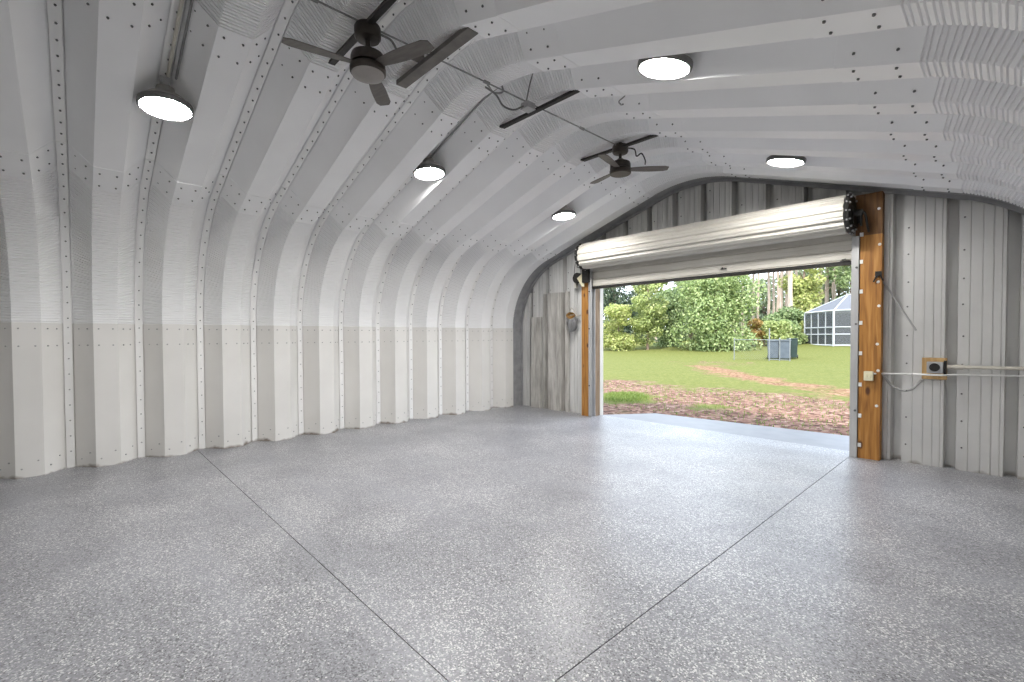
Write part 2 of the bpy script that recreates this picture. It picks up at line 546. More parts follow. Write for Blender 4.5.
def arch_panel_mesh():
    vs, fs, mi = [], [], []
    nc = len(COLS)
    for (x, z, nx, nz, c) in ROWS:
        for (dy, d, cn, cy) in COLS:
            # grooves are pressed outward, away from the room; negative rows: the outer lapped sheet
            h = d + (c * CR_A * cn if c > 0 else -c * 0.010)
            vs.append((x + nx * h, dy + max(c, 0) * CR_A * cy, z + nz * h))
    for i in range(len(ROWS) - 1):
        for j in range(nc - 1):
            a = i * nc + j
            fs.append((a, a + 1, a + nc + 1, a + nc))
            mi.append(1 if j == 0 else 0)
    return vs, fs, mi

def dome(vs, fs, p, n, r=0.010, h=0.008):
    """small hex bolt head at p pointing along n"""
    d, u, v = basis(n)
    p = Vector(p)
    b = len(vs)
    for k in range(6):
        w = u * math.cos(k * PI / 3) + v * math.sin(k * PI / 3)
        vs.append(p + w * r)
    for k in range(6):
        w = u * math.cos(k * PI / 3) + v * math.sin(k * PI / 3)
        vs.append(p + w * r * 0.8 + d * h)
    for k in range(6):
        fs.append((b + k, b + (k + 1) % 6, b + 6 + (k + 1) % 6, b + 6 + k))
    fs.append(tuple(b + 6 + k for k in range(6)))

def arch_len():
    s = [0.0]
    for a, b in zip(ROWS[:-1], ROWS[1:]):
        s.append(s[-1] + math.hypot(b[0] - a[0], b[1] - a[1]))
    return s
SL = arch_len()

def at_s(s):
    for i in range(len(SL) - 1):
        if SL[i + 1] >= s:
            t = (s - SL[i]) / max(1e-9, SL[i + 1] - SL[i])
            a, b = ROWS[i], ROWS[i + 1]
            return [a[k] * (1 - t) + b[k] * t for k in range(4)]
    return ROWS[-1][:4]

def arch_bolts():
    vs, fs = [], []
    tot = SL[-1]
    L_e = R_E * (PI / 2 - ANG)
    L_r = R_R * 2 * ANG
    # seam strip bolts
    s = 0.07
    while s < tot:
        x, z, nx, nz = at_s(s)
        d = DEP - 0.010
        dome(vs, fs, (x + nx * d, 0.0, z + nz * d), (-nx, 0, -nz), 0.0082, 0.008)
        s += 0.15
    # splice rows beside the crimped curves
    mid = tot / 2
    rows = [L_e + 0.07, L_e + 0.27, mid - L_r / 2 - 0.07, mid - L_r / 2 - 0.25,
            mid + L_r / 2 + 0.07, mid + L_r / 2 + 0.25, tot - L_e - 0.07, tot - L_e - 0.27]
    q = [(0.245, 0, 0), (0.365, 0, 0), (0.09, 0.725, 1), (0.155, 0.275, 1), (0.455, 0.275, -1), (0.52, 0.725, -1)]
    for s in rows:
        x, z, nx, nz = at_s(s)
        for dy, f, sg in q:
            d = DEP * f
            n = Vector((-nx, 0, -nz)) if sg == 0 else Vector((-nx * 0.63, -0.77 * sg, -nz * 0.63))
            dome(vs, fs, (x + nx * d, dy, z + nz * d), n, 0.0085, 0.009)
    return vs, fs

# ---- ceiling : one panel mesh, copied along the building
ceiling = bpy.data.objects.new('ceiling', None)
C.objects.link(ceiling)
tag(ceiling, 'arched ceiling of ribbed light grey steel sheets', 'ceiling', kind='structure')
v, f, mi = arch_panel_mesh()
pan = pydata('ceiling_panel', v, f, [M['roof'], M['seam']], ceiling, mi)
bv, bf = arch_bolts()
bol = pydata('seam_bolts', bv, bf, M['bolt'], pan)
bol['kind'] = 'stuff'
pan.location.y = Y0 + PITCH * K0
for k in range(K0 + 1, K1 + 1):
    c = pan.copy(); C.objects.link(c); c.parent = ceiling; c.location.y = Y0 + PITCH * k
    b_ = bol.copy(); C.objects.link(b_); b_.parent = c

# lap joints of the spliced sheets (thin edge of the overlapping sheet)
# ---- lower wall sheets
LOW_TOP = 1.585
def lower_panel():
    """left wall sheet, sits 4 mm inside the eave sheet; local y from the seam"""
    cols = [(-0.038, DEP - 0.016), (0.030, DEP - 0.016), (0.0305, DEP + 0.012), (0.039, DEP + 0.012), (0.0395, DEP * 0.975 - 0.004), (0.20, -0.004), (0.41, -0.004), (0.571, DEP - 0.004), (0.6402, DEP - 0.004)]
    vs, fs, mi = [], [], []
    zs = [0.0, 0.03, LOW_TOP]
    for z in zs:
        for dy, d in cols:
            vs.append((XC_L - d, dy, z))
    nc = len(cols)
    for i in range(len(zs) - 1):
        for j in range(nc - 1):
            a = i * nc + j
            fs.append((a, a + 1, a + nc + 1, a + nc)); mi.append(1 if j == 0 else 0)
    # top return edge to the eave sheet
    b = len(vs)
    for dy, d in cols:
        vs.append((XC_L - d - 0.02, dy, LOW_TOP))
    for j in range(nc - 1):
        a = (len(zs) - 1) * nc + j
        fs.append((a, a + 1, b + j + 1, b + j)); mi.append(0)
    return vs, fs, mi

def lower_bolts():
    vs, fs = [], []
    q = [(0.245, 0, 0), (0.365, 0, 0), (0.09, 0.7, 1), (0.155, 0.25, 1), (0.455, 0.25, -1), (0.52, 0.7, -1)]
    for z in (1.525, 1.345, 0.11):
        for i, (dy, f_, sg) in enumerate(q):
            zz = z + (0.0 if z > 1 else (0.05 if i % 2 else -0.02))
            n = Vector((1, 0, 0)) if sg == 0 else Vector((0.63, -0.77 * sg, 0))
            dome(vs, fs, (XC_L - DEP * f_ + 0.004, dy, zz), n, 0.009, 0.007)
    z = 0.18
    while z < 1.58:
        dome(vs, fs, (XC_L - DEP + 0.016, 0, z), (1, 0, 0), 0.0085, 0.007)
        z += 0.17
    return vs, fs

wall_left = bpy.data.objects.new('wall_left', None); C.objects.link(wall_left); wall_left['kind'] = 'structure'
tag(wall_left, 'left wall of upright ribbed cream steel sheets', 'wall')
wall_right = bpy.data.objects.new('wall_right', None); C.objects.link(wall_right); wall_right['kind'] = 'structure'
tag(wall_right, 'right wall of upright ribbed steel sheets', 'wall')
v, f, mi = lower_panel()
lp = pydata('wall_panel', v, f, [M['lower'], M['seam']], wall_left, mi)
bv, bf = lower_bolts()
lb = pydata('wall_bolts', bv, bf, M['boltlight'], lp); lb['kind'] = 'stuff'
lp.location.y = Y0 + PITCH * K0
for k in range(K0 + 1, K1 + 1):
    c = lp.copy(); C.objects.link(c); c.parent = wall_left; c.location.y = Y0 + PITCH * k
    b_ = lb.copy(); C.objects.link(b_); b_.parent = c
for k in range(K0, K1 + 1):
    c = lp.copy(); C.objects.link(c); c.parent = wall_right
    c.rotation_euler = (0, 0, PI); c.location = (2 * XR, Y0 + PITCH * (k + 1), 0)
    b_ = lb.copy(); C.objects.link(b_); b_.parent = c

# ---- dark curved angle closing the arch against the end wall
YW = 6.76
def curved_angle():
    vs, fs = [], []
    n = 0
    pts = [(XC_L, 0.0, -1, 0)] + [tuple(r[:4]) for r in ROWS[::4]] + [(XC_R, 0.0, 1, 0)]
    for (x, z, nx, nz) in pts:
        for (y, d) in ((6.455, 0.16), (6.455, 0.03), (6.69, 0.03), (6.69, -0.012), (6.715, -0.012), (6.715, 0.03), (YW + 0.25, 0.03), (YW + 0.25, 0.16)):
            vs.append((x + nx * d, y, z + nz * d))
    m = len(pts)
    for i in range(m - 1):
        for j in range(7):
            a = i * 8 + j
            fs.append((a, a + 1, a + 9, a + 8))
    return vs, fs
v, f = curved_angle()
tr = pydata('trim_1', v, f, M['galv'], None)
tag(tr, 'dark curved steel angle where the arch meets the end wall', 'trim', kind='structure')

# ---- end wall : ribbed siding
RIB = 0.443
def siding_x(x0, x1, y_c):
    """profile points (x, y) between x0 and x1; y grows away from the room"""
    pts = []
    D = 0.135
    cyc = [(-0.050, 0.0), (-0.040, D), (0.040, D), (0.050, 0.0), (0.135, 0.0), (0.138, 0.007), (0.142, 0.0), (0.225, 0.0), (0.2265, 0.008), (0.2325, 0.008), (0.234, 0.0),
           (0.300, 0.0), (0.3015, 0.011), (0.3075, 0.011), (0.309, 0.0), (0.362, 0.0), (0.365, 0.007), (0.369, 0.0)]
    n0 = int(math.floor((x0 - 0.023) / RIB)) - 1
    for n in range(n0, n0 + int((x1 - x0) / RIB) + 4):
        for cx, cy in cyc:
            pts.append((0.023 + RIB * n + cx, cy))
    out = []
    def interp(x):
        for a, b in zip(pts[:-1], pts[1:]):
            if a[0] <= x <= b[0]:
                t = (x - a[0]) / max(1e-9, b[0] - a[0])
                return a[1] + (b[1] - a[1]) * t
        return 0
    out.append((x0, interp(x0)))
    out += [p for p in pts if x0 < p[0] < x1]
    out.append((x1, interp(x1)))
    return [(x, y_c - 0.02 + y) for x, y in out]

def siding(name, x0, x1, zb, mat, parent, y_c=YW, top=None):
    pr = siding_x(x0, x1, y_c)
    vs, fs = [], []
    for x, y in pr:
        zt = (roof_z(x) + 0.10) if top is None else top
        for yy in (y, y + 0.03):
            vs.append((x, yy, zb)); vs.append((x, yy, zt))
    for i in range(len(pr) - 1):
        a, b = 4 * i, 4 * i + 4
        fs += [(a, b, b + 1, a + 1), (a + 2, a + 3, b + 3, b + 2), (a + 1, b + 1, b + 3, a + 3), (a, a + 2, b + 2, b)]
    fs += [(0, 1, 3, 2), (4 * len(pr) - 4, 4 * len(pr) - 2, 4 * len(pr) - 1, 4 * len(pr) - 3)]
    return pydata(name, vs, fs, mat, parent)

wall_end = bpy.data.objects.new('wall_end', None); C.objects.link(wall_end)
tag(wall_end, 'end wall of weathered grey ribbed siding around the roller door', 'wall', kind='structure')
DX0, DX1 = -4.99, -1.23
siding('siding', XC_L - 0.02, DX0 - 0.08, 0.0, M['gable'], wall_end)
siding('siding', DX1 + 0.03, XC_R + 0.02, 0.0, M['end'], wall_end)
siding('siding', DX0 - 0.08, DX1 + 0.03, 2.36, M['gable'], wall_end)
# old siding patches over the left part
siding('siding_patch', -6.66, -6.30, 0.0, M['patch'], wall_end, YW - 0.055, 1.80)
siding('siding_patch', -6.66, -6.32, 0.0, M['patch'], wall_end, YW - 0.07, 0.86)
siding('siding_patch', -6.24, -5.60, 0.0, M['patch'], wall_end, YW - 0.055, 2.25)
# screws in the siding valleys
bv, bf = [], []
for n in range(-16, 2):
    x = 0.023 + RIB * n + 0.09
    if x < XC_L + 0.1 or x > XC_R - .05: continue
    for z in [0.22 + 0.30 * i for i in range(12)]:
        if z > roof_z(x) - 0.1: continue
        if DX0 - 0.1 < x < DX1 + 0.05 and z < 2.5: continue
        dome(bv, bf, (x + rnd.uniform(-.004, .004), YW - 0.02 - 0.001, z + rnd.uniform(-.02, .02)), (0, -1, 0), 0.009, 0.008)
sc_ = pydata('siding_screws', bv, bf, M['bolt'], wall_end); sc_['kind'] = 'stuff'

# ---- rear wall behind the camera (plain siding)
wall_rear = siding('wall_rear', XC_L - 0.02, XC_R + 0.02, 0.0, M['end'], None, Y0 + PITCH * K0 + 0.02)
tag(wall_rear, 'ribbed grey siding closing the rear end of the building', 'wall', kind='structure')

# ---- floor
bm = B()
YJ, XJ, g = 1.10, -1.263, 0.0028
yb, yf = Y0 + PITCH * K0 - 0.2, 6.90
box(bm, -7.3, XJ - g, yb, YJ - g, -0.12, 0, 0.0, 0)
box(bm, XJ + g, 1.0, yb, YJ - g, -0.12, 0, 0.0, 0)
box(bm, -7.3, XJ - g, YJ + g, yf, -0.12, 0, 0.0, 0)
box(bm, XJ + g, 1.0, YJ + g, yf, -0.12, 0, 0.0, 0)
box(bm, -7.29, 0.99, yb + .01, yf - .01, -0.13, -0.012, 0, 1)
floor = obj('floor', bm, [M['floor'], M['joint']])
tag(floor, 'glossy grey epoxy floor with white flakes and saw-cut joints', 'floor', kind='structure')
bm = B()
pl = [(-5.03, 6.902), (-4.43, 7.76), (-1.5, 7.95), (-0.8, 7.99), (-0.95, 6.902)]
lo = [bm.verts.new((x, y, -0.14)) for x, y in pl]
hi = [bm.verts.new((x, y, -0.003)) for x, y in pl]
bm.faces.new(lo[::-1]); bm.faces.new(hi)
for i in range(5):
    j = (i + 1) % 5
    bm.faces.new((lo[i], lo[j], hi[j], hi[i]))
ap = obj('floor_apron', bm, M['apron'])
tag(ap, 'sealed grey concrete apron outside the roller door', 'floor', kind='structure')

# ------------------------------------------------------------------ roller door
door = bpy.data.objects.new('door_1', None); C.objects.link(door)
door.location = (0, 0, 0)
tag(door, 'cream corrugated steel roller door, rolled most of the way up', 'door', kind='structure')
AX_Y, AX_Z = 6.43, 2.795
DRX0, DRX1 = -5.02, -1.275
bm = B()
seg = 144
ring0, ring1, ring2 = [], [], []
for k in range(seg):
    a = 2 * PI * k / seg
    w = (k % 12) / 12.0                      # slats round the roll
    r = 0.220 - (0.022 if w < 0.16 else (0.012 if w < 0.26 or w > 0.9 else 0.0)) - (0.006 if 0.5 < w < 0.6 else 0)
    ring0.append(bm.verts.new((DRX0, AX_Y + r * math.cos(a), AX_Z + r * math.sin(a))))
    ring1.append(bm.verts.new((DRX1, AX_Y + r * math.cos(a), AX_Z + r * math.sin(a))))
for k in range(seg):
    j = (k + 1) % seg
    bm.faces.new((ring0[k], ring0[j], ring1[j], ring1[k]))
bm.faces.new(ring0); bm.faces.new(ring1[::-1])
obj('door_roll', bm, M['cream'], door)
for x0, x1, nm in ((DRX0 - 0.05, DRX0 - 0.012, 'left'), (DRX1 + 0.012, DRX1 + 0.05, 'right')):
    bm = B()
    lathe(bm, [(0.06, x0), (0.225, x0), (0.232, x0 + 0.012), (0.225, x1), (0.06, x1)], 40, (0, AX_Y, AX_Z), 'X')
    lathe(bm, [(0.035, x0 - 0.09), (0.035, x1 + 0.09)], 16, (0, AX_Y, AX_Z), 'X')
    dr = obj('drum_wheel', bm, M['black'], door, True)
    bm = B()
    for k in range(14):
        a = 2 * PI * k / 14
        xx = x0 - 0.008 if nm == 'left' else x1 + 0.008
        lathe(bm, [(0.011, xx - .008), (0.011, xx + .008)], 8, (0, AX_Y + 0.205 * math.cos(a), AX_Z + 0.205 * math.sin(a)), 'X')
        lathe(bm, [(0.010, (x0 + x1) / 2 - .008), (0.010, (x0 + x1) / 2 + .008)], 8, (0, AX_Y + 0.232 * math.cos(a), AX_Z + 0.232 * math.sin(a)), 'X')
    obj('drum_bolts', bm, M['greybox'], dr)
# hanging curtain: corrugated slats
prof = []
z = 2.66
YC = 6.635
while z > 2.30:
    prof += [(YC + 0.012, z), (YC, z - 0.012), (YC, z - 0.050), (YC + 0.004, z - 0.054), (YC, z - 0.058), (YC, z - 0.104), (YC + 0.012, z - 0.114)]
    z -= 0.122
prof = [p for p in prof if p[1] > 2.285] + [(YC, 2.285)]
vs, fs = [], []
for y, z in prof:
    vs += [(DX0 - 0.02, y, z), (DX1 - 0.02, y, z), (DX0 - 0.02, y + 0.012, z), (DX1 - 0.02, y + 0.012, z)]
for i in range(len(prof) - 1):
    a = 4 * i
    fs += [(a, a + 1, a + 5, a + 4), (a + 2, a + 6, a + 7, a + 3), (a, a + 4, a + 6, a + 2), (a + 1, a + 3, a + 7, a + 5)]
pydata('door_curtain', vs, fs, M['cream'], door)
bm = B()
box(bm, DX0 - 0.02, DX1 - 0.02, YC - 0.02, YC + 0.03, 2.255, 2.292, 0.004)
box(bm, DX0 - 0.02, DX1 - 0.02, YC - 0.03, YC + 0.02, 2.243, 2.257, 0.002)
obj('bottom_bar', bm, M['black'], door)
bm = B()
box(bm, -2.78, -2.70, YC - 0.022, YC - 0.010, 2.345, 2.36, 0.002)
box(bm, -2.765, -2.745, YC - 0.034, YC - 0.020, 2.347, 2.372, 0.002)
obj('lift_handle', bm, M['black'], door)
bm = B()
box(bm, DX1 - 0.15, DX1 - 0.05, YC - 0.03, YC - 0.01, 2.285, 2.297, 0.002)
tube(bm, [(DX1 - 0.11, YC - .03, 2.292), (DX1 - 0.13, YC - .03, 2.31), (DX1 - 0.09, YC - .03, 2.315)], 0.006, 6)
obj('slide_bolt', bm, M['black'], door)
# guides: U-channels
def guide(x0, x1, sgn):
    bm = B()
    t = 0.006
    box(bm, x0, x1, 6.575, 6.575 + t, 0, 2.56)          # front flange
    box(bm, x0, x1, 6.675, 6.675 + t, 0, 2.56)
    if sgn > 0: box(bm, x1 - t, x1, 6.575 + t, 6.675, 0, 2.56)
    else: box(bm, x0, x0 + t, 6.575 + t, 6.675, 0, 2.56)
    return obj('door_track', bm, M['guide'], door)
gr = guide(-1.262, -1.192, 1)
gl = guide(-5.055, -4.985, -1)
for z in (0.55, 1.55, 2.2):
    for x, g_ in ((-1.212, gr), (-5.035, gl)):
        bm = B()
        lathe(bm, [(0.011, 6.563), (0.013, 6.57), (0.013, 6.575)], 8, (x, 0, z), 'Y')
        obj('track_bolt', bm, M['bolt'], g_)
# right end bracket and tension arm
bm = B()
box(bm, DRX1 + 0.055, DRX1 + 0.066, 6.36, 6.60, 2.66, 2.86, 0.004)
box(bm, DRX1 + 0.055, DRX1 + 0.11, 6.56, 6.578, 2.70, 2.86, 0.004)
tube(bm, smooth_pts([(DRX1 + 0.12, AX_Y - 0.03, AX_Z + 0.02), (DRX1 + 0.16, AX_Y, AX_Z - 0.02), (DRX1 + 0.17, AX_Y + 0.05, AX_Z - 0.12), (DRX1 + 0.17, 6.59, AX_Z - 0.2)], 5), 0.012, 8)
tube(bm, [(DRX1 + 0.06, AX_Y, AX_Z), (DRX1 + 0.135, AX_Y, AX_Z)], 0.028, 12)
box(bm, DRX1 + 0.115, DRX1 + 0.135, AX_Y - 0.02, AX_Y + 0.02, AX_Z - 0.15, AX_Z + 0.03, 0.004)
obj('drum_bracket', bm, M['black'], door)
# left end bracket with chain wheel cover
bm = B()
box(bm, DRX0 - 0.075, DRX0 - 0.06, 6.30, 6.60, 2.60, 2.90, 0.004)
tube(bm, [(DRX0 - 0.20, AX_Y, AX_Z), (DRX0 - 0.05, AX_Y, AX_Z)], 0.016, 10)
box(bm, DRX0 - 0.12, DRX0 + 0.0, 6.50, 6.575, 2.36, 2.62, 0.004)
obj('drum_bracket', bm, M['black'], door)

# wooden posts
post = thing('wooden_post', 'wide orange pine post on the right of the roller door', 'post', (-1.085, 6.66, 0))
bm = B()
box(bm, -0.10, 0.10, -0.062, 0.065, 0.0, 2.56, 0.004)
obj('timber', bm, M['wood'], post)
bm = B()
box(bm, -0.145, 0.10, -0.0625, 0.065, 2.561, 3.03, 0.004)
tag(obj('upper_timber', bm, M['woodstain'], post), 'grease-darkened upper end')
for z in (0.13, 0.47, 0.83, 1.19, 1.54, 1.90, 2.24, 2.55):
    bm = B()
    box(bm, -0.104, -0.070, -0.070, -0.058, z, z + 0.045, 0.002)
    obj('nail_plate', bm, M['white'], post)
for i, z in enumerate((0.62, 1.02, 1.32, 1.75, 2.02, 2.44, 2.84)):
    x = 0.072 + (0.006 if i % 2 else -0.004)
    bm = B()
    lathe(bm, [(0.012, -0.067), (0.016, -0.062)], 14, (x, 0, z), 'Y')
    obj('washer', bm, M['white'], post)
bm = B()
box(bm, 0.045, 0.102, -0.10, -0.062, 2.085, 2.135, 0.003)
tube(bm, [(0.06, -0.085, 2.09), (0.03, -0.09, 2.02)], 0.008, 6)
tube(bm, [(0.09, -0.085, 2.09), (0.115, -0.075, 2.03)], 0.008, 6)
obj('hook_bracket', bm, M['black'], post)
bm = B()
box(bm, -0.125, -0.104, -0.05, 0.06, 0, 2.6)
obj('gap_strip', bm, M['wooddark'], post)  # dark strip filling the dark gap between post and track

postl = thing('wooden_post', 'narrow orange pine post on the left of the roller door', 'post', (-5.135, 6.66, 0))
bm = B()
box(bm, -0.09, 0.055, -0.06, 0.065, 0.0, 2.42, 0.004)
obj('timber', bm, M['wood'], postl)
bm = B()
box(bm, -0.118, -0.092, -0.045, 0.06, 0, 2.42, 0.003)
obj('edge_trim', bm, M['cream'], postl)
jamb = thing('door_jamb', 'weathered wooden jamb board lining the left side of the door opening', 'jamb', (-5.0, 6.80, 0))
bm = B()
box(bm, -0.06, 0.0, -0.10, 0.03, 0.0, 2.36, 0.003)
obj('board', bm, M['wooddark'], jamb)
bm = B()
box(bm, -0.05, 0.008, 0.031, 0.125, 0.0, 2.36, 0.003)
obj('edge_trim', bm, M['cream'], jamb)

# chain hoist by the left end of the roll
hoist = thing('chain_hoist', 'black chain hoist wheel with cream triangular plate beside the door roll', 'hoist', (-5.27, 6.60, 2.43))
bm = B()
lathe(bm, [(0.03, -0.05), (0.095, -0.045), (0.075, -0.025), (0.095, -0.005), (0.03, 0.0)], 24, (-0.03, 0, 0.03), 'Y')
box(bm, -0.05, 0.19, 0.0, 0.03, -0.03, 0.03, 0.003)
obj('chain_wheel', bm, M['black'], hoist, True)
bm = B()
tri = [(0.0, 0.02), (0.15, 0.12), (0.15, -0.14), (0.10, -0.13)]
a = [bm.verts.new((x, -0.075, z)) for x, z in tri]
b = [bm.verts.new((x, -0.058, z)) for x, z in tri]
bm.faces.new(a); bm.faces.new(b[::-1])
for i in range(4):
    j = (i + 1) % 4
    bm.faces.new((a[i], a[j], b[j], b[i]))
obj('cover_plate', bm, M['ivory'], hoist)
bm = B()
box(bm, -0.12, -0.085, -0.01, 0.06, -0.14, 0.03, 0.004)
obj('mount_plate', bm, M['cream'], hoist)
for sx in (-0.11, 0.05):
    bm = B()
    tube(bm, [(sx, -0.025, 0.02), (sx * .9, -0.025, 0.18), (sx * .6 - 0.01, -0.02, 0.33)], 0.006, 6)
    obj('pull_chain', bm, M['cable'], hoist)

# old flood lamp on the siding left of the door
fl = thing('wall_lamp', 'small amber wall lamp with grey hood on the siding left of the door', 'lamp', (-5.47, 6.66, 1.80))
bm = B()
lathe(bm, [(0.045, 0.03), (0.075, -0.01), (0.118, -0.07), (0.122, -0.075), (0.112, -0.072), (0.07, -0.03), (0.02, -0.015)], 28, (0, 0, 0), 'Y')
bmesh.ops.scale(bm, vec=(0.85, 1.0, 0.5), verts=bm.verts)
obj('amber_reflector', bm, M['amber'], fl, True)
bm = B()
tube(bm, [(-0.13, -0.02, 0.0), (-0.02, -0.02, 0.14), (0.11, -0.02, 0.02), (-0.13, -0.02, 0.0)], 0.010, 8)
tube(bm, [(0.08, -0.01, -0.01), (0.26, 0.0, 0.01)], 0.016, 8)
obj('wire_guard', bm, M['beige'], fl)
bm = B()
pts0 = []
for i in range(13):
    t = i / 12
    x = -0.14 + 0.29 * t
    top = -0.055 - 0.03 * math.sin(PI * t)
    bot = -0.20 - 0.09 * math.sin(PI * t) + 0.02 * math.sin(9 * t)
    y = -0.03 - 0.05 * math.sin(PI * t) - 0.012 * math.sin(22 * t)
    pts0.append([bm.verts.new((x, y, top)), bm.verts.new((x * 0.9, y - 0.02, (top + bot) / 2)), bm.verts.new((x * 0.75, y + 0.01, bot)), bm.verts.new((x * .7, 0.03, bot + 0.02))])
for a, b in zip(pts0[:-1], pts0[1:]):
    for k in range(3):
        bm.faces.new((a[k], a[k + 1], b[k + 1], b[k]))
r = bmesh.ops.solidify(bm, geom=bm.faces[:], thickness=0.006)
obj('hood', bm, M['greybox'], fl, True)

def cable(name, pts, r, mat, label, cat='cable', n=6):
    bm = B()
    tube(bm, smooth_pts(pts, n), r, 6)
    return tag(obj(name, bm, mat, None, True), label, cat)

# ------------------------------------------------------------------ electrics on the right wall
jb = thing('switch_box', 'small ivory switch box on the pine post', 'switch', (-1.085, 6.598, 0.955))
bm = B()
box(bm, -0.045, 0.04, -0.055, 0.0, -0.05, 0.055, 0.006)
obj('box_body', bm, M['ivory'], jb)
for sx in (-0.018, 0.014):
    bm = B()
    box(bm, sx - 0.006, sx + 0.006, -0.066, -0.053, -0.015, 0.02, 0.002)
    obj('toggle', bm, M['ivory'], jb)

tag(obj('wall_cable', (lambda bm: (tube(bm, smooth_pts([(-1.045, 6.57, 0.985), (-0.98, 6.66, 0.985), (-0.75, 6.70, 0.992), (-0.63, 6.575, 1.0), (-0.48, 6.575, 1.0), (-0.35, 6.69, 1.005), (0.1, 6.70, 1.02), (0.55, 6.70, 1.03)], 5), 0.0095, 8), bm)[1])(B()), M['white'], None, True),
    'thin white cable running from the post switch along the end wall', 'cable')
board = thing('outlet_board', 'plywood backing board with steel outlet on right siding', 'outlet', (-0.545, 6.72, 1.06))
bm = B()
box(bm, -0.10, 0.10, -0.025, 0.015, -0.115, 0.115, 0.003)
obj('backing_board', bm, M['ply'], board)
bm = B()
box(bm, -0.055, 0.075, -0.095, -0.025, -0.045, 0.075, 0.006)
ob_ = obj('outlet_box', bm, M['greybox'], board)
bm = B()
lathe(bm, [(0.040, -0.107), (0.043, -0.102), (0.043, -0.095)], 28, (0.008, 0, 0.018), 'Y')
obj('round_socket', bm, M['black'], ob_)
bm = B()
box(bm, 0.076, 0.10, -0.06, -0.025, -0.06, 0.09, 0.003)
obj('side_knockout', bm, M['black'], board)
cd = thing('conduit_pipe', 'beige conduit pipe running right from the outlet box', 'conduit', (-0.44, 6.66, 1.085))
bm = B()
tube(bm, [(0.0, 0, 0), (0.12, 0, 0.002), (0.99, 0, 0.012)], 0.017, 12)
obj('pipe', bm, M['beige'], cd, True)
bm = B()
tube(bm, [(0.05, 0, 0.0), (0.12, 0, 0.002)], 0.025, 12)
obj('coupling', bm, M['beige'], cd, True)

cable('grey_strand', [(-1.035, 6.57, 2.08), (-1.005, 6.66, 2.05), (-0.925, 6.72, 1.91), (-0.81, 6.735, 1.68), (-0.70, 6.735, 1.47)], 0.010, M['strandgrey'], 'cast shadow line built as a grey strand, slanting from the black hook across the siding')  # cast shadow line on the siding, shaped as a thin grey tube
cable('grey_strand', [(-0.985, 6.70, 0.975), (-0.92, 6.735, 0.87), (-0.85, 6.745, 0.815), (-0.79, 6.745, 0.80), (-0.72, 6.74, 0.83), (-0.65, 6.71, 0.93)], 0.012, M['strandgrey'], 'grey strand sagging below the white cable left of the outlet board')  # thin grey tube along the sagging grey line

# ------------------------------------------------------------------ high bay lights
def make_lamp():
    t = thing('high_bay_light', 'x', 'ceiling light', (0, 0, 0))
    bm = B()
    lathe(bm, [(0.035, 0.155), (0.06, 0.15), (0.07, 0.10), (0.12, 0.075), (0.165, 0.034), (0.178, 0.022), (0.178, 0.014)], 40)
    obj('housing', bm, M['lamp'], t, True)
    bm = B()
    lathe(bm, [(0.164, 0.012), (0.165, -0.016), (0.168, -0.024), (0.178, -0.024), (0.184, -0.016), (0.184, 0.016), (0.176, 0.022)], 44, caps=False)
    obj('rim', bm, M['lamprim'], t, True)
    bm = B()
    bmesh.ops.create_circle(bm, cap_ends=True, radius=0.165, segments=44, matrix=Matrix.Translation((0, 0, 0.006)))
    obj('lens', bm, M['lens'], t)
    bm = B()
    box(bm, -0.05, 0.05, -0.008, 0.008, 0.14, 0.152, 0.002)
    box(bm, -0.05, -0.042, -0.02, 0.02, 0.145, 0.215, 0.002)
    box(bm, 0.042, 0.05, -0.02, 0.02, 0.145, 0.215, 0.002)
    tube(bm, [(-0.055, 0, 0.19), (0.055, 0, 0.19)], 0.009, 8)
    box(bm, -0.03, 0.03, -0.035, 0.035, 0.18, 0.23, 0.004)
    obj('mount_clamp', bm, M['greybox'], t)
    return t
def dup(root, loc, label, group=None):
    r = root.copy(); C.objects.link(r); r.location = loc; r['label'] = label
    for ch in root.children:
        c = ch.copy(); C.objects.link(c); c.parent = r
    return r
XL1 = -4.57
XL2 = -1.645
lamps = [
    (XL1, 1, 'lit round ceiling light nearest the camera on the left roof slope'),
    (XL1, 5, 'lit round ceiling light on the left slope below the grey-brown strut, second along its row'),
    (XL1 - 0.07, 9, 'lit round ceiling light on the left slope nearest the roller door'),
    (XL2, 5, 'large lit round ceiling light on the right roof slope, nearer one'),
    (XL2 + 0.03, 9, 'lit round ceiling light on the right slope above the roller door'),
    (XL2, 1, 'unseen lit ceiling light added on the right slope overhead, beyond the top of the view'),  # added out of view, continuing the right row, to light the near floor
]
LROOT = make_lamp()
for i, (x, k, lab) in enumerate(lamps):
    y = Y0 + PITCH * k
    zr_ = ZR - S * abs(x - XR)
    loc = (x, y, zr_ + (-0.03, 0.03, 0.0, 0.03, 0.0, 0.0, 0.0, 0.0)[i])
    if i == 0:
        LROOT.rotation_euler = (0, math.radians(-6), 0); LROOT.location = loc; LROOT['label'] = lab; LROOT['group'] = 'high bay lights on the roof slopes'
    else:
        dup(LROOT, loc, lab).rotation_euler = (0, math.radians(-6 if x < XR else 12), 0)

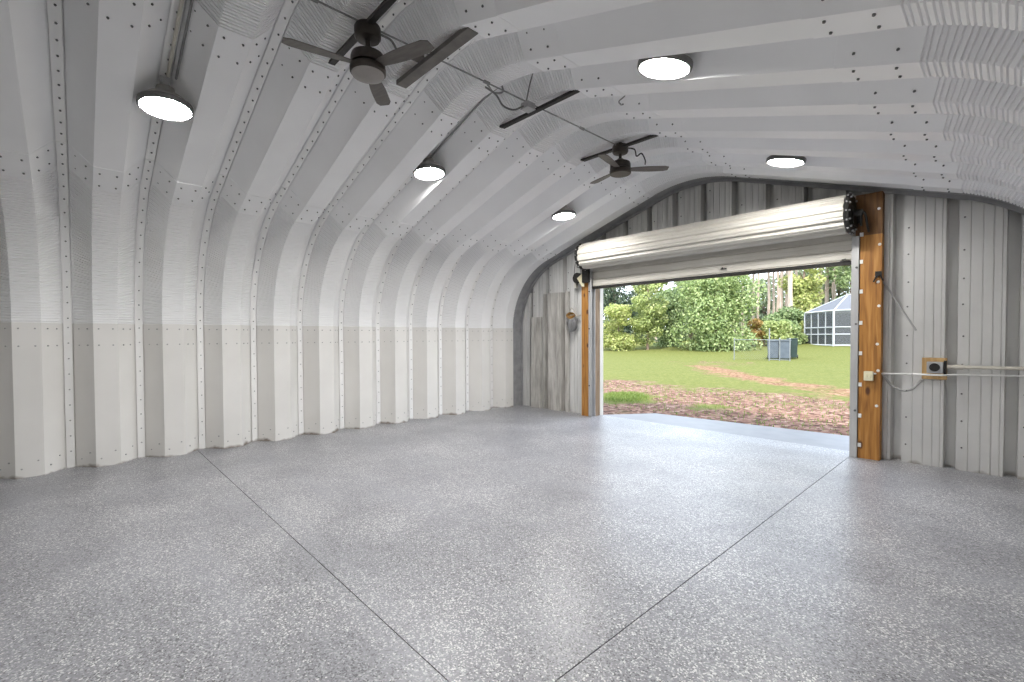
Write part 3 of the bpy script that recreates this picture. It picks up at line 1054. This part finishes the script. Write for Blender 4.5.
# ------------------------------------------------------------------ ridge struts, conduit and fans
def roof_pt(x, y, d):
    """point under the roof, d metres outward from the crest profile"""
    return (x, y, roof_z(x) + d / math.cos(ANG))
struts = [(-3.12, 1.50, 'slim dark strut spanning the ridge above the nearer fan', 'strut', 0.53),
          (-3.06, 2.05, 'wide grey-brown strut spanning the ridge just past the nearer fan', 'strutgrey', 0.49),
          (-3.04, 3.23, 'slim dark strut spanning the ridge midway between the two fans', 'strut', 0.535),
          (-3.02, 4.56, 'slim dark strut spanning the ridge above the farther fan', 'strut', 0.56)]
SZ = 3.555
for x, y, lab, mk, hl in struts:
    t = thing('ridge_strut', lab, 'strut', (x, y, SZ), 0, 'struts across the ridge')
    bm = B()
    if mk == 'strut':
        box(bm, -hl, hl, -0.022, 0.022, 0.0, 0.004)
        box(bm, -hl, hl, -0.022, -0.018, 0.004, 0.026)
        box(bm, -hl, hl, 0.018, 0.022, 0.004, 0.026)
    else:
        box(bm, -hl, hl, -0.045, 0.045, -0.012, -0.006)
        box(bm, -hl, hl, -0.045, -0.039, -0.006, 0.026)
        box(bm, -hl, hl, 0.039, 0.045, -0.006, 0.026)
    obj('channel', bm, M[mk], t)
    for sx in (-1, 1):
        bm = B()
        box(bm, sx * hl - 0.03, sx * hl + 0.03, -0.02, 0.02, 0.012, 0.032, 0.002)
        obj('end_tab', bm, M[mk], t)

cond = thing('ridge_conduit', 'long thin conduit running under the ridge past both fans', 'conduit', (-3.08, 0, 3.592))
bm = B()
tube(bm, [(0, -4.6, 0), (0, 4.62, 0)], 0.0065, 8)
obj('pipe', bm, M['conduit'], cond, True)
for y in (-2.5, -0.5, 1.15, 2.6, 3.9):
    bm = B()
    tube(bm, [(0, y - 0.03, 0), (0, y + 0.03, 0)], 0.014, 8)
    obj('coupling', bm, M['conduit'], cond)
for nm, y, lab in (('junction_box', 1.90, 'small dark junction box on the ridge conduit beside the grey-brown strut'),
                   ('junction_box', 3.10, 'small grey junction box on the ridge conduit beside the middle strut')):
    t = thing(nm, lab, 'junction box', (-3.08, y, 3.56), 0, 'junction boxes on the ridge conduit')
    bm = B()
    box(bm, -0.045, 0.045, -0.05, 0.05, -0.03, 0.022, 0.004)
    obj('box_body', bm, M['bronze'] if y < 2 else M['greybox'], t)
    bm = B()
    box(bm, -0.048, 0.048, -0.053, 0.053, -0.036, -0.0305, 0.002)
    obj('cover', bm, M['bronze'] if y < 2 else M['greybox'], t)

def make_fan():
    t = thing('ceiling_fan', 'x', 'fan', (0, 0, 0))
    bm = B()
    lathe(bm, [(0.02, 0.0), (0.02, -0.03), (0.084, -0.034), (0.090, -0.045), (0.090, -0.105), (0.080, -0.122), (0.03, -0.13)], 36)
    obj('canopy', bm, M['bronze'], t, True)
    bm = B()
    lathe(bm, [(0.017, -0.10), (0.017, -0.19), (0.034, -0.195), (0.034, -0.215)], 20)
    obj('downrod', bm, M['bronze'], t, True)
    bm = B()
    lathe(bm, [(0.03, -0.185), (0.05, -0.202), (0.085, -0.218), (0.108, -0.230), (0.115, -0.250), (0.117, -0.300)], 40)
    obj('motor_housing', bm, M['bronze'], t, True)
    bm = B()
    lathe(bm, [(0.100, -0.298), (0.100, -0.316)], 36)
    obj('blade_hub', bm, M['black'], t, True)
    bm = B()
    lathe(bm, [(0.118, -0.316), (0.121, -0.320), (0.121, -0.352), (0.112, -0.360), (0.112, -0.362)], 40)
    sk = obj('switch_housing', bm, M['bronze'], t, True)
    bm = B()
    lathe(bm, [(0.111, -0.361), (0.107, -0.372), (0.085, -0.383), (0.045, -0.390), (0.01, -0.392)], 40)
    obj('lens', bm, M['fanlens'], sk, True)
    for k in range(3):
        a = 2 * PI * k / 3
        bm = B()
        n = 10
        top, bot = [], []
        for i in range(n + 1):
            s = i / n
            r = 0.09 + 0.45 * s
            w = 0.030 + 0.026 * math.sin(min(1, s * 1.6) * PI / 2) - (0.02 if i == n else 0)
            pit = 0.22 - 0.1 * s
            row = []
            for e in (-1, 1):
                row.append((r, e * w * math.cos(pit), -0.307 - e * w * math.sin(pit)))
            top.append([bm.verts.new((p[0], p[1], p[2] + 0.003)) for p in row])
            bot.append([bm.verts.new((p[0], p[1], p[2] - 0.003)) for p in row])
        for i in range(n):
            bm.faces.new((top[i][0], top[i + 1][0], top[i + 1][1], top[i][1]))
            bm.faces.new((bot[i][1], bot[i + 1][1], bot[i + 1][0], bot[i][0]))
            for e in (0, 1):
                bm.faces.new((top[i][e], bot[i][e], bot[i + 1][e], top[i + 1][e]) if e == 0 else (top[i + 1][e], bot[i + 1][e], bot[i][e], top[i][e]))
        bm.faces.new((top[0][0], top[0][1], bot[0][1], bot[0][0]))
        bm.faces.new((top[n][1], top[n][0], bot[n][0], bot[n][1]))
        bmesh.ops.rotate(bm, verts=bm.verts, cent=(0, 0, 0), matrix=Matrix.Rotation(a, 3, 'Z'))
        obj('blade', bm, M['blade'], t)
    return t
FAN = make_fan()
FAN.location = (-3.08, 1.52, 3.615)
FAN.rotation_euler = (0, 0, 0.35)
FAN['label'] = 'dark bronze ceiling fan nearer the camera, hanging under the ridge'
FAN['group'] = 'ceiling fans under the ridge'
F2 = dup(FAN, (-3.08, 4.60, 3.64), 'dark bronze ceiling fan farther away, hanging near the door end')
F2.rotation_euler = (0, 0, 0.75)

cable('power_cord', [(-3.08, 1.61, 3.57), (-3.08, 1.70, 3.565), (-3.08, 1.76, 3.50), (-3.08, 1.83, 3.485), (-3.08, 1.90, 3.528)], 0.008, M['cable'], 'dark cord looping from the nearer fan to a junction box')
cable('power_cord', [(-3.12, 2.62, 3.578), (-3.13, 2.75, 3.56), (-3.14, 2.84, 3.50), (-3.12, 2.95, 3.49), (-3.09, 3.05, 3.545)], 0.008, M['cable'], 'grey cord looping below the ridge conduit toward the middle junction box')
cable('power_cord', [(-3.06, 4.69, 3.60), (-3.02, 4.80, 3.60), (-3.03, 4.86, 3.54), (-3.0, 4.92, 3.58), (-2.97, 4.95, 3.50), (-3.0, 5.0, 3.47)], 0.008, M['black'], 'black cord bunched beside the farther fan canopy')
cable('roof_cable', [(-3.08, 3.08, 3.60), (-2.98, 3.02, 3.68), (-2.86, 2.95, 3.74)], 0.006, M['cable'], 'short wire rising from the middle junction box to the roof')
cable('roof_cable', [(-2.40, 2.80, 3.555), (-2.25, 2.83, 3.48), (-2.10, 2.82, 3.44), (-1.93, 2.78, 3.43)], 0.006, M['black'], 'sagging black cable on right roof slope beside the large light')
cable('roof_cable', [(-2.20, 3.32, 3.50), (-2.24, 3.42, 3.46), (-2.33, 3.46, 3.45), (-2.40, 3.60, 3.49)], 0.006, M['cable'], 'small curled wire on the right slope above the farther fan')
# conduits from the lights up the roof valleys to the ridge
def valley_pipe(k, x0, x1, d, dy, r, mat, label):
    y = Y0 + PITCH * k + dy
    pts = []
    n = 14
    for i in range(n + 1):
        x = x0 + (x1 - x0) * i / n
        pts.append(roof_pt(x, y, d))
    bm = B()
    tube(bm, pts, r, 8)
    tag(obj('lamp_conduit', bm, mat, None, True), label, 'conduit')
valley_pipe(1, -4.52, -3.14, 0.165, 0.010, 0.012, M['beige'], 'pale pipe from the nearest left ceiling light up a roof valley')
valley_pipe(1, -4.50, -3.14, 0.150, 0.060, 0.009, M['conduit'], 'thin grey pipe beside the pale pipe above the nearest left ceiling light')
valley_pipe(5, -4.52, -3.3, 0.165, -0.01, 0.011, M['conduit'], 'grey pipe from the second left ceiling light up a roof valley to the ridge')
cable('lamp_conduit', [(-3.32, 2.98, 3.82), (-3.25, 2.94, 3.70), (-3.16, 2.75, 3.59), (-3.09, 2.62, 3.585)], 0.009, M['conduit'], 'bent pipe end joining the second left light pipe to the ridge conduit', 'conduit')

# ------------------------------------------------------------------ outside
def gz(y):
    if y < 24: return -0.06
    t = y - 24
    return -0.06 + (0.045 * t if t > 6 else 0.045 * t * t / 12 + 0.0) - (0.135 if t > 6 else 0)

def blob(p, c, rx, ry, rot=0.0):
    dx, dy = p[0] - c[0], p[1] - c[1]
    ca, sa = math.cos(rot), math.sin(rot)
    u, w = (dx * ca + dy * sa) / rx, (-dx * sa + dy * ca) / ry
    return max(0.0, 1 - (u * u + w * w))

def red(x, y):
    yc = float(np.interp(-x, [1.0, 2.5, 3.0, 4.4, 6.0, 8.0, 10.0], [13.6, 14.2, 14.6, 15.6, 17.2, 19.2, 22.0]))
    return max(0.0, min(1.0, 1.6 - abs(y - yc) / 1.3))

def bare(x, y):
    """how bare of grass the ground is (-1 lush .. 1 bare mulch)"""
    v = -0.10
    # mulch strip along the building front
    edge = 14.2 + 0.25 * math.sin(x * 1.3)
    if y < edge:
        v = max(v, min(0.68, -0.1 + 0.78 * min(1.0, (edge - y) / 2.2)))
    # strip of red dirt running off to the left
    yc = float(np.interp(-x, [1.0, 2.5, 3.0, 4.4, 6.0, 8.0, 10.0], [13.6, 14.2, 14.6, 15.6, 17.2, 19.2, 22.0]))
    hw = float(np.interp(-x, [1.0, 3.0, 6.0, 9.0, 11.0], [0.8, 1.0, 1.2, 1.9, 0.4]))
    if -x < 11:
        v = max(v, -0.1 + 0.72 * max(0.0, 1 - abs(y - yc) / (hw * 1.25)) ** 0.5)
    v = max(v, -0.1 + 0.40 * blob((x, y), (-10.6, 24.5), 3.0, 3.0) ** 0.5)
    # green patches left in the mulch
    v -= 0.85 * blob((x, y), (-6.3, 9.6), 0.9, 1.35, 0.5) ** 0.7
    v -= 0.45 * blob((x, y), (-4.4, 9.6), 0.55, 0.7) ** 0.5
    v -= 0.15 * blob((x, y), (-3.4, 11.4), 1.5, 0.7, -.3) ** 0.5
    v -= 0.15 * blob((x, y), (-5.6, 11.6), 1.2, 0.6) ** 0.5
    return v

xs = list(np.arange(-16, 2.01, 0.3)) 
ys = list(np.arange(7.0, 28.01, 0.3))
xs = [-75, -55, -42, -34, -28, -24, -20, -18] + xs + [4, 8, 14, 22, 40]
ys = [-12, -6, 0, 5] + ys + [30, 32, 35, 38, 42, 47, 53, 60, 70, 85, 110]
vs, fs, val = [], [], []
for y in ys:
    for x in xs:
        inside = -7.6 < x < 1.2 and y < 6.9
        vs.append((x, y, gz(y) - (0.2 if inside else 0) + (0.02 * math.sin(x * 1.7) * math.sin(y * 1.3) if y > 8.6 else 0)))
        val.append(bare(x, y) if y > 6 else 0.3)
nx_ = len(xs)
for i in range(len(ys) - 1):
    for j in range(nx_ - 1):
        a = i * nx_ + j
        fs.append((a, a + 1, a + nx_ + 1, a + nx_))
lawn = pydata('lawn', vs, fs, M['lawn'], None, None, True)
at = lawn.data.attributes.new('bare', 'FLOAT', 'POINT')
at.data.foreach_set('value', val)
at = lawn.data.attributes.new('red', 'FLOAT', 'POINT')
at.data.foreach_set('value', [red(v_[0], v_[1]) if v_[1] > 6 else 0.0 for v_ in vs])
tag(lawn, 'yard of patchy grass and brown mulch outside the door', 'ground', kind='structure')

# grass tufts on the near green patches
nrng = np.random.default_rng(5)
def quads_mesh(name, P, U, V, mat, parent=None):
    """P centres (n,3), U and V half axes (n,3): diamond shaped leaves"""
    n = len(P)
    co = np.empty((n, 4, 3))
    co[:, 0] = P - U; co[:, 1] = P - V; co[:, 2] = P + U; co[:, 3] = P + V
    me = bpy.data.meshes.new(name)
    me.vertices.add(n * 4)
    me.vertices.foreach_set('co', co.reshape(-1))
    me.loops.add(n * 4)
    me.loops.foreach_set('vertex_index', np.arange(n * 4, dtype=np.int32))
    me.polygons.add(n)
    me.polygons.foreach_set('loop_start', np.arange(0, n * 4, 4, dtype=np.int32))
    me.update(calc_edges=True)
    return link(name, me, mat, parent)

pts = []
while len(pts) < 5000:
    x, y = nrng.uniform(-10.5, -1.2), nrng.uniform(8.1, 12.5)
    v = bare(x, y)
    if (y < 11.8 and v < nrng.uniform(-0.3, 0.15)) or nrng.random() < 0.03:
        pts.append((x, y, gz(y)))
P = np.array(pts)
n = len(P)
h = nrng.uniform(0.012, 0.04, n)
P[:, 2] += h
ang = nrng.uniform(0, 2 * PI, n)
U = np.stack([np.cos(ang) * 0.008, np.sin(ang) * 0.008, np.zeros(n)], 1)
V = np.stack([nrng.normal(0, 0.3, n) * h, nrng.normal(0, 0.3, n) * h, h], 1)
g_ = quads_mesh('grass', P, U, V, M['grassblade'])
tag(g_, 'grass blades growing through the mulch beyond the apron', 'grass', kind='stuff')

def foliage(name, parent, clumps, n, size, mat, seed, flat=0.0):
    """leaves scattered in ellipsoid clumps, denser near their surface"""
    r = np.random.default_rng(seed)
    w = np.array([c[3] * c[4] * c[5] for c in clumps]) ** 0.7
    idx = r.choice(len(clumps), n, p=w / w.sum())
    cl = np.array(clumps)[idx]
    d = r.normal(size=(n, 3)); d /= np.linalg.norm(d, axis=1)[:, None]
    rad = r.uniform(0.35, 1.0, n) ** 0.5
    P = cl[:, :3] + d * cl[:, 3:6] * rad[:, None]
    # leaf plane: random, biased to face outward and up
    nr = d * 0.6 + r.normal(size=(n, 3)) * 0.6 + np.array([0, 0, 0.35])
    nr /= np.linalg.norm(nr, axis=1)[:, None]
    t = r.normal(size=(n, 3))
    U = np.cross(nr, t); U /= np.linalg.norm(U, axis=1)[:, None]
    V = np.cross(nr, U)
    s = r.uniform(0.6, 1.3, n)[:, None] * size
    return quads_mesh(name, P, U * s, V * s * 0.55, mat, parent)

def trunk_mesh(parent, h, r0, r1, seed, branches=4, mat='bark', lean=0.0, b0=0.35):
    rr = random.Random(seed)
    bm = B()
    pts, rs = [], []
    n = 8
    for i in range(n + 1):
        t = i / n
        pts.append((lean * t * h + rr.uniform(-.03, .03) * h * 0.15, rr.uniform(-.03, .03) * h * 0.15, h * t - (0.15 if i == 0 else 0)))
        rs.append(r0 + (r1 - r0) * t)
    tube(bm, pts, rs, 8)
    for k in range(branches):
        t = b0 + (0.95 - b0) * k / max(1, branches)
        i = int(t * n)
        p = Vector(pts[i])
        a = rr.uniform(0, 2 * PI)
        L = h * rr.uniform(0.2, 0.34)
        q = p + Vector((math.cos(a) * L * 0.8, math.sin(a) * L * 0.8, L * 0.55))
        m = (p + q) / 2 + Vector((0, 0, -0.05 * L))
        rb = rs[i] * 0.45
        tube(bm, [p, m, q], [rb, rb * 0.7, rb * 0.3], 6)
    return obj('trunk', bm, M[mat], parent, True)

def round_tree(name, label, cat, s, y, h, rad, mat, seed, nl=5000, size=0.16, base=0.15, group=None, trunk=True, ncl=16, tr=0.12):
    """broadleaf: s is x/y direction from the camera"""
    rr = random.Random(seed)
    t = thing(name, label, cat, (s * y, y, gz(y)), rr.uniform(0, 6), group)
    cl = []
    for i in range(ncl):
        u = rr.uniform(0, 1)
        zz = base * h + (1 - base) * h * u
        env = math.sin(PI * min(0.98, 0.18 + 0.74 * u)) ** 0.7
        a = rr.uniform(0, 2 * PI)
        q = rad * env * rr.uniform(0.15, 0.72)
        c = rad * rr.uniform(0.28, 0.45)
        cl.append((q * math.cos(a), q * math.sin(a), min(zz, h - c * 0.8), c, c, c * rr.uniform(0.65, 0.95)))
    foliage('foliage', t, cl, nl, size, mat, seed)
    if trunk:
        trunk_mesh(t, h * 0.8, tr, tr * 0.3, seed, 5)
    return t

def pine(s, y, h, r, seed, label, crown_from=0.55):
    rr = random.Random(seed)
    t = thing('pine_tree', label, 'tree', (s * y, y, gz(y)), rr.uniform(0, 6), 'pines beyond the yard')
    trunk_mesh(t, h, r, r * 0.45, seed, 6, 'pinebark', rr.uniform(-.01, .01), crown_from)
    cl = []
    for i in range(11):
        u = i / 10
        zz = h * (crown_from + (1.02 - crown_from) * u)
        a = rr.uniform(0, 2 * PI)
        q = h * 0.11 * (1 - 0.6 * u) * rr.uniform(0.3, 1)
        c = h * rr.uniform(0.045, 0.075)
        cl.append((q * math.cos(a), q * math.sin(a), zz, c, c, c * 0.55))
    foliage('foliage', t, cl, 1500, 0.17, M['lf_pine'], seed)
    return t

# shrubs and trees seen through the doorway
round_tree('shrub', 'yellow-green leafy shrub at the far left of the doorway', 'shrub', -0.675, 33.0, 3.9, 2.0, M['lf_yellow'], 11, 8000, 0.10, 0.03, None, True, 26, 0.06)
round_tree('tree', 'dark blue-green tree behind the yellow-green shrub', 'tree', -0.685, 46, 11.5, 5.6, M['lf_dark'], 12, 12000, 0.19, 0.03, None, True, 30, 0.25)
round_tree('young_tree', 'slender bright green young tree with bare lower trunk, left of centre in doorway', 'tree', -0.592, 34.5, 6.9, 2.0, M['lf_lime'], 13, 9500, 0.11, 0.14, None, True, 30, 0.12)
round_tree('shrub', 'mid green shrub between the young tree and the big rounded tree', 'shrub', -0.532, 38.5, 5.2, 2.6, M['lf_mid'], 14, 9000, 0.12, 0.0, None, True, 26, 0.07)
round_tree('bushy_tree', 'big rounded bright green bushy tree in the middle of the doorway', 'tree', -0.425, 36.0, 6.7, 3.9, M['lf_bright'], 15, 21000, 0.12, 0.0, None, True, 46, 0.2)
round_tree('shrub', 'dry orange-brown ferny shrub behind the chain link fence', 'shrub', -0.350, 40.5, 2.2, 1.2, M['lf_dry'], 16, 2600, 0.11, 0.02, None, True, 12, 0.04)
round_tree('shrub', 'low bright green shrub between the dry shrub and the pines', 'shrub', -0.314, 41.5, 2.0, 1.9, M['lf_lime'], 17, 4800, 0.12, 0.02, None, True, 16, 0.05)
round_tree('shrub', 'dark green rounded shrub at the foot of the pines', 'shrub', -0.296, 49, 3.3, 2.1, M['lf_mid'], 18, 5000, 0.14, 0.02, None, True, 18, 0.06)
round_tree('tree', 'tall yellow-green tree left of the screened enclosure', 'tree', -0.265, 53, 11.5, 2.7, M['lf_yellow'], 19, 11000, 0.16, 0.06, None, True, 30, 0.18)
round_tree('tree', 'mid green tree behind the screened enclosure roof', 'tree', -0.192, 60, 9.8, 3.6, M['lf_mid'], 20, 8500, 0.18, 0.05, None, True, 26, 0.2)
round_tree('shrub', 'low pale green shrub beside the screened enclosure', 'shrub', -0.290, 43.2, 2.1, 1.5, M['lf_bright'], 21, 3200, 0.12, 0.02, None, True, 14, 0.05)
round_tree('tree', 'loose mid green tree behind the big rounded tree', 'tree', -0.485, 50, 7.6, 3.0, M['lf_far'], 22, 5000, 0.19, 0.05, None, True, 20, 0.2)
pine(-0.567, 46, 17, 0.19, 31, 'tall reddish pine trunk between the young tree and the rounded tree', 0.62)
pine(-0.388, 60, 19, 0.20, 32, 'tall thin pine in the gap right of the rounded tree, leftmost there', 0.6)
pine(-0.374, 56, 17, 0.17, 33, 'tall thin pine in the gap right of the rounded tree, middle one', 0.42)
pine(-0.353, 62, 20, 0.19, 34, 'tall pine right of the gap above the dry shrub', 0.45)
pine(-0.325, 55, 16, 0.16, 35, 'slim pine directly above the chain link fence corner post', 0.5)
pine(-0.302, 52, 18, 0.20, 36, 'tall pine above the grey bins, left of a pair', 0.62)
pine(-0.288, 50, 18, 0.24, 37, 'thick pine above the grey bins, right of a pair', 0.62)
pine(-0.238, 62, 19, 0.20, 38, 'tall pine behind the enclosure, leftmost of three', 0.6)
pine(-0.228, 60, 19, 0.22, 39, 'tall pine behind the enclosure, middle of three', 0.6)
pine(-0.216, 63, 20, 0.24, 40, 'tall pine behind the enclosure, rightmost of three', 0.58)
for s_, y_, h_, r_, sd_, lb_ in ((-0.345, 66, 19, 0.17, 41, 'slim distant pine just right of the dry shrub'),
                                 (-0.317, 68, 20, 0.18, 42, 'slim distant pine above the tall fence post'),
                                 (-0.3095, 64, 18, 0.16, 43, 'slim distant pine just left of the paired pines'),
                                 (-0.2955, 70, 20, 0.18, 44, 'slim distant pine in the gap between the paired pines'),
                                 (-0.2785, 66, 19, 0.18, 45, 'slim distant pine just left of the tall yellow-green tree')):
    pine(s_, y_, h_, r_, sd_, lb_, 0.6)
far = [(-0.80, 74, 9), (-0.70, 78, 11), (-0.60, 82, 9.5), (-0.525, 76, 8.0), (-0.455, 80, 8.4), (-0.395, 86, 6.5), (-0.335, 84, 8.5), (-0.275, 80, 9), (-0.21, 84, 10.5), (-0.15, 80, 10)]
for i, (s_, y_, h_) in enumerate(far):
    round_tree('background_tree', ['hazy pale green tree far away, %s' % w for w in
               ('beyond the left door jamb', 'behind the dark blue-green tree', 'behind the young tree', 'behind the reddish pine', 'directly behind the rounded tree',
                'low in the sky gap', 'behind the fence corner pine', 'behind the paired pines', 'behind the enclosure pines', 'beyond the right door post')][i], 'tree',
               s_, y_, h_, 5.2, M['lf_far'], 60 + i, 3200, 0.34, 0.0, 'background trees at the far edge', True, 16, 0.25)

# chain link fence
FY = 28.0
fz = gz(FY)
fx = [-10.95, -9.07, -8.55, -8.05]
fence = thing('chain_link_fence', 'low galvanised chain link fence across the yard', 'fence', (0, FY, fz))
for i, x in enumerate(fx):
    bm = B()
    hgt = 1.75 if i == 1 else 1.22
    tube(bm, [(x, 0, -0.1), (x, 0, hgt)], 0.026 if i != 1 else 0.034, 8)
    lathe(bm, [(0.04, 0.0), (0.045, 0.02), (0.02, 0.06)], 8, (x, 0, hgt - 0.01))
    obj('post', bm, M['fence'], fence)
bm = B()
tube(bm, [(fx[0], 0, 1.17), (fx[-1], 0, 1.17)], 0.017, 8)
obj('top_rail', bm, M['fence'], fence)
bm = B()
tube(bm, [(fx[1], 0, 0.08), (fx[-1], 0, 0.08)], 0.017, 8)
obj('bottom_rail', bm, M['fence'], fence)
bm = B()
x = fx[0] - 1.2
d = 0.12
while x < fx[-1]:
    for sg in (1, -1):
        x0, x1 = (x, x + 1.12) if sg > 0 else (x + 1.12, x)
        z0, z1 = 0.04, 1.16
        if x0 < fx[0] - 1e-6:
            z0 += (fx[0] - x0); x0 = fx[0]
        if x1 < fx[0]:
            z1 -= (fx[0] - x1); x1 = fx[0]
        if z1 - z0 > 0.05 and max(x0, x1) < fx[-1] + 0.01:
            tube(bm, [(x0, 0, z0), (x1, 0, z1)], 0.0022, 3, False)
    x += d
obj('wire_mesh', bm, M['fence'], fence)

# bins behind the fence
def make_bin(loc, w, dd, h, mat, label, rot):
    t = thing('wheelie_bin', label, 'bin', loc, rot, 'bins behind the fence')
    bm = B()
    b0 = [bm.verts.new((x * 0.86, y * 0.86, 0.06)) for x, y in ((-w, -dd), (w, -dd), (w, dd), (-w, dd))]
    b1 = [bm.verts.new((x, y, h)) for x, y in ((-w, -dd), (w, -dd), (w, dd), (-w, dd))]
    bm.faces.new(b0[::-1]); bm.faces.new(b1)
    for i in range(4):
        j = (i + 1) % 4
        bm.faces.new((b0[i], b0[j], b1[j], b1[i]))
    bmesh.ops.bevel(bm, geom=bm.edges[:], offset=0.02, segments=2, affect='EDGES')
    obj('bin_body', bm, mat, t)
    bm = B()
    box(bm, -w * 1.06, w * 1.06, -dd * 1.1, dd * 1.04, h + 0.005, h + 0.065, 0.015)
    obj('lid', bm, mat, t)
    for sx in (-1, 1):
        bm = B()
        lathe(bm, [(0.03, sx * w * 0.95 - 0.03), (0.11, sx * w * 0.95 - 0.03), (0.11, sx * w * 0.95 + 0.03), (0.03, sx * w * 0.95 + 0.03)], 16, (0, dd * 0.8, 0.11), 'X')
        obj('wheel', bm, M['black'], t)
    bm = B()
    tube(bm, [(-w * 0.8, dd * 1.08, h - 0.05), (w * 0.8, dd * 1.08, h - 0.05)], 0.018, 8)
    obj('handle', bm, mat, t)
for s_, y_, w_, h_, mt, lb_ in ((-0.3165, 29.3, 0.30, 1.02, 'bin', 'blue-grey wheelie bin beside the tall fence post'),
                               (-0.2960, 29.3, 0.28, 1.04, 'bin', 'blue-grey wheelie bin in the middle of three by the fence'),
                               (-0.2835, 30.1, 0.27, 1.10, 'bingreen', 'dark green wheelie bin right of the two blue-grey ones')):
    make_bin((s_ * y_, y_, gz(y_)), w_, 0.3, h_, M[mt], lb_, 0.25)

# screened pool enclosure
EY = 41.0
ez = gz(EY) - 0.05
ex = -0.2175 * EY
enc = thing('pool_enclosure', 'white framed screened pool enclosure with hipped screen roof', 'enclosure', (ex, EY, ez), 0.0)
HE = 2.72
# corner A (0,0) near corner; left face runs back and left; front face runs right
lx, ly = -2.75, 3.4
A = Vector((0, 0, 0)); Bc = Vector((lx, ly, 0)); D = Vector((7.5, 2.0, 0)); E_ = D + Bc
up = Vector((0, 0, HE))
ap1 = Vector((0.35, 2.6, HE + 1.3)); ap2 = Vector((4.6, 3.5, HE + 1.3))
def bar(nm, p, q, w):
    bm = B(); tube(bm, [p, q], w, 4)
    obj(nm, bm, M['alu'], enc)
for i in range(5):
    p = A.lerp(Bc, i / 4)
    bar('upright', p, p + up, 0.075 if i in (0, 4) else 0.05)
for i in range(1, 3):
    p = A.lerp(D, i / 2)
    bar('upright', p, p + up, 0.06)
for q in (Bc.lerp(E_, .5), E_):
    bar('upright', q, q + up, 0.05)
for z in (0.12, 0.95, 1.48, HE):
    wd = 0.06 if z in (0.12, HE) else 0.04
    for p, q in ((A, Bc), (A, D), (Bc, E_), (D, E_)):
        bar('rail', p + Vector((0, 0, z)), q + Vector((0, 0, z)), wd)
for p, q in ((A + up, ap1), (Bc + up, ap1), (D + up, ap2), (E_ + up, ap2), (ap1, ap2), (A.lerp(D, .5) + up, ap1.lerp(ap2, .5))):
    bar('roof_beam', p, q, 0.05)
def sheet(bm, pts):
    bm.faces.new([bm.verts.new(p) for p in pts])
bm = B()
for p, q in ((A, Bc), (A, D), (D, E_), (Bc, E_)):
    sheet(bm, (p, q, q + up, p + up))
obj('wall_screen', bm, M['screen'], enc)
bm = B()
sheet(bm, (A + up, D + up, ap2, ap1)); sheet(bm, (A + up, ap1, Bc + up)); sheet(bm, (Bc + up, ap1, ap2, E_ + up)); sheet(bm, (D + up, E_ + up, ap2))
obj('roof_screen', bm, M['roofscreen'], enc)
hs = thing('house_wall', 'grey house wall seen through the pool enclosure screens', 'house', (ex, EY, ez), 0.0)
bm = B()
p, q = Bc + Vector((0.5, 0.4, 0)), E_ + Vector((1.5, 0.4, 0))
dirn = (q - p).normalized()
nrm = Vector((-dirn.y, dirn.x, 0))
c8 = [p, q, q + nrm * 6, p + nrm * 6]
lo = [bm.verts.new(v + Vector((0, 0, 0))) for v in c8]
hi = [bm.verts.new(v + Vector((0, 0, 2.6))) for v in c8]
bm.faces.new(lo[::-1]); bm.faces.new(hi)
for i in range(4):
    j = (i + 1) % 4
    bm.faces.new((lo[i], lo[j], hi[j], hi[i]))
obj('walls', bm, M['housegrey'], hs)

# ------------------------------------------------------------------ light
w = bpy.data.worlds.new('World'); sc.world = w
w.use_nodes = True
nt = w.node_tree
bg = nt.nodes['Background']
tc = N(nt, 'ShaderNodeTexCoord')
sx = N(nt, 'ShaderNodeSeparateXYZ')
nt.links.new(tc.outputs['Generated'], sx.inputs[0])
r = ramp(nt, [(0.0, (0.84, 0.90, 0.98)), (0.25, (0.80, 0.88, 1.0)), (1.0, (0.60, 0.75, 1.0))])
nt.links.new(sx.outputs['Z'], r.inputs['Fac'])
nt.links.new(r.outputs['Color'], bg.inputs['Color'])
bg.inputs['Strength'].default_value = 4.0
sd = bpy.data.lights.new('sun', 'SUN')
sd.energy = 6.5
sd.angle = math.radians(8)
sd.color = (1.0, 0.95, 0.86)
so = bpy.data.objects.new('sun', sd); C.objects.link(so)
so.rotation_euler = Vector((-0.35, 0.62, -0.95)).to_track_quat('-Z', 'Y').to_euler()

# ------------------------------------------------------------------ camera
cd_ = bpy.data.cameras.new('camera')
co = bpy.data.objects.new('camera', cd_); C.objects.link(co)
cd_.sensor_width = 36.0
cd_.lens = 465.73 / 1024 * 36
cd_.shift_y = 5.2 / 1024
cd_.clip_start = 0.02; cd_.clip_end = 500
th, pi_, ro = math.radians(46.878), math.radians(-1.2305), math.radians(-0.2333)
Rv = Vector((math.cos(th), math.sin(th), 0)); Fv = Vector((-math.sin(th), math.cos(th), 0)); Uv = Vector((0, 0, 1))
F2_ = Fv * math.cos(pi_) + Uv * math.sin(pi_); U2 = Uv * math.cos(pi_) - Fv * math.sin(pi_)
R3 = Rv * math.cos(ro) + U2 * math.sin(ro); U3 = U2 * math.cos(ro) - Rv * math.sin(ro)
mw = Matrix(((R3.x, U3.x, -F2_.x, 0), (R3.y, U3.y, -F2_.y, 0), (R3.z, U3.z, -F2_.z, 1.4255), (0, 0, 0, 1)))
co.matrix_world = mw
sc.camera = co

sc.view_settings.view_transform = 'Standard'
sc.view_settings.look = 'None'
sc.view_settings.gamma = 1.0
sc.view_settings.use_curve_mapping = False
sc.view_settings.exposure = 0.12
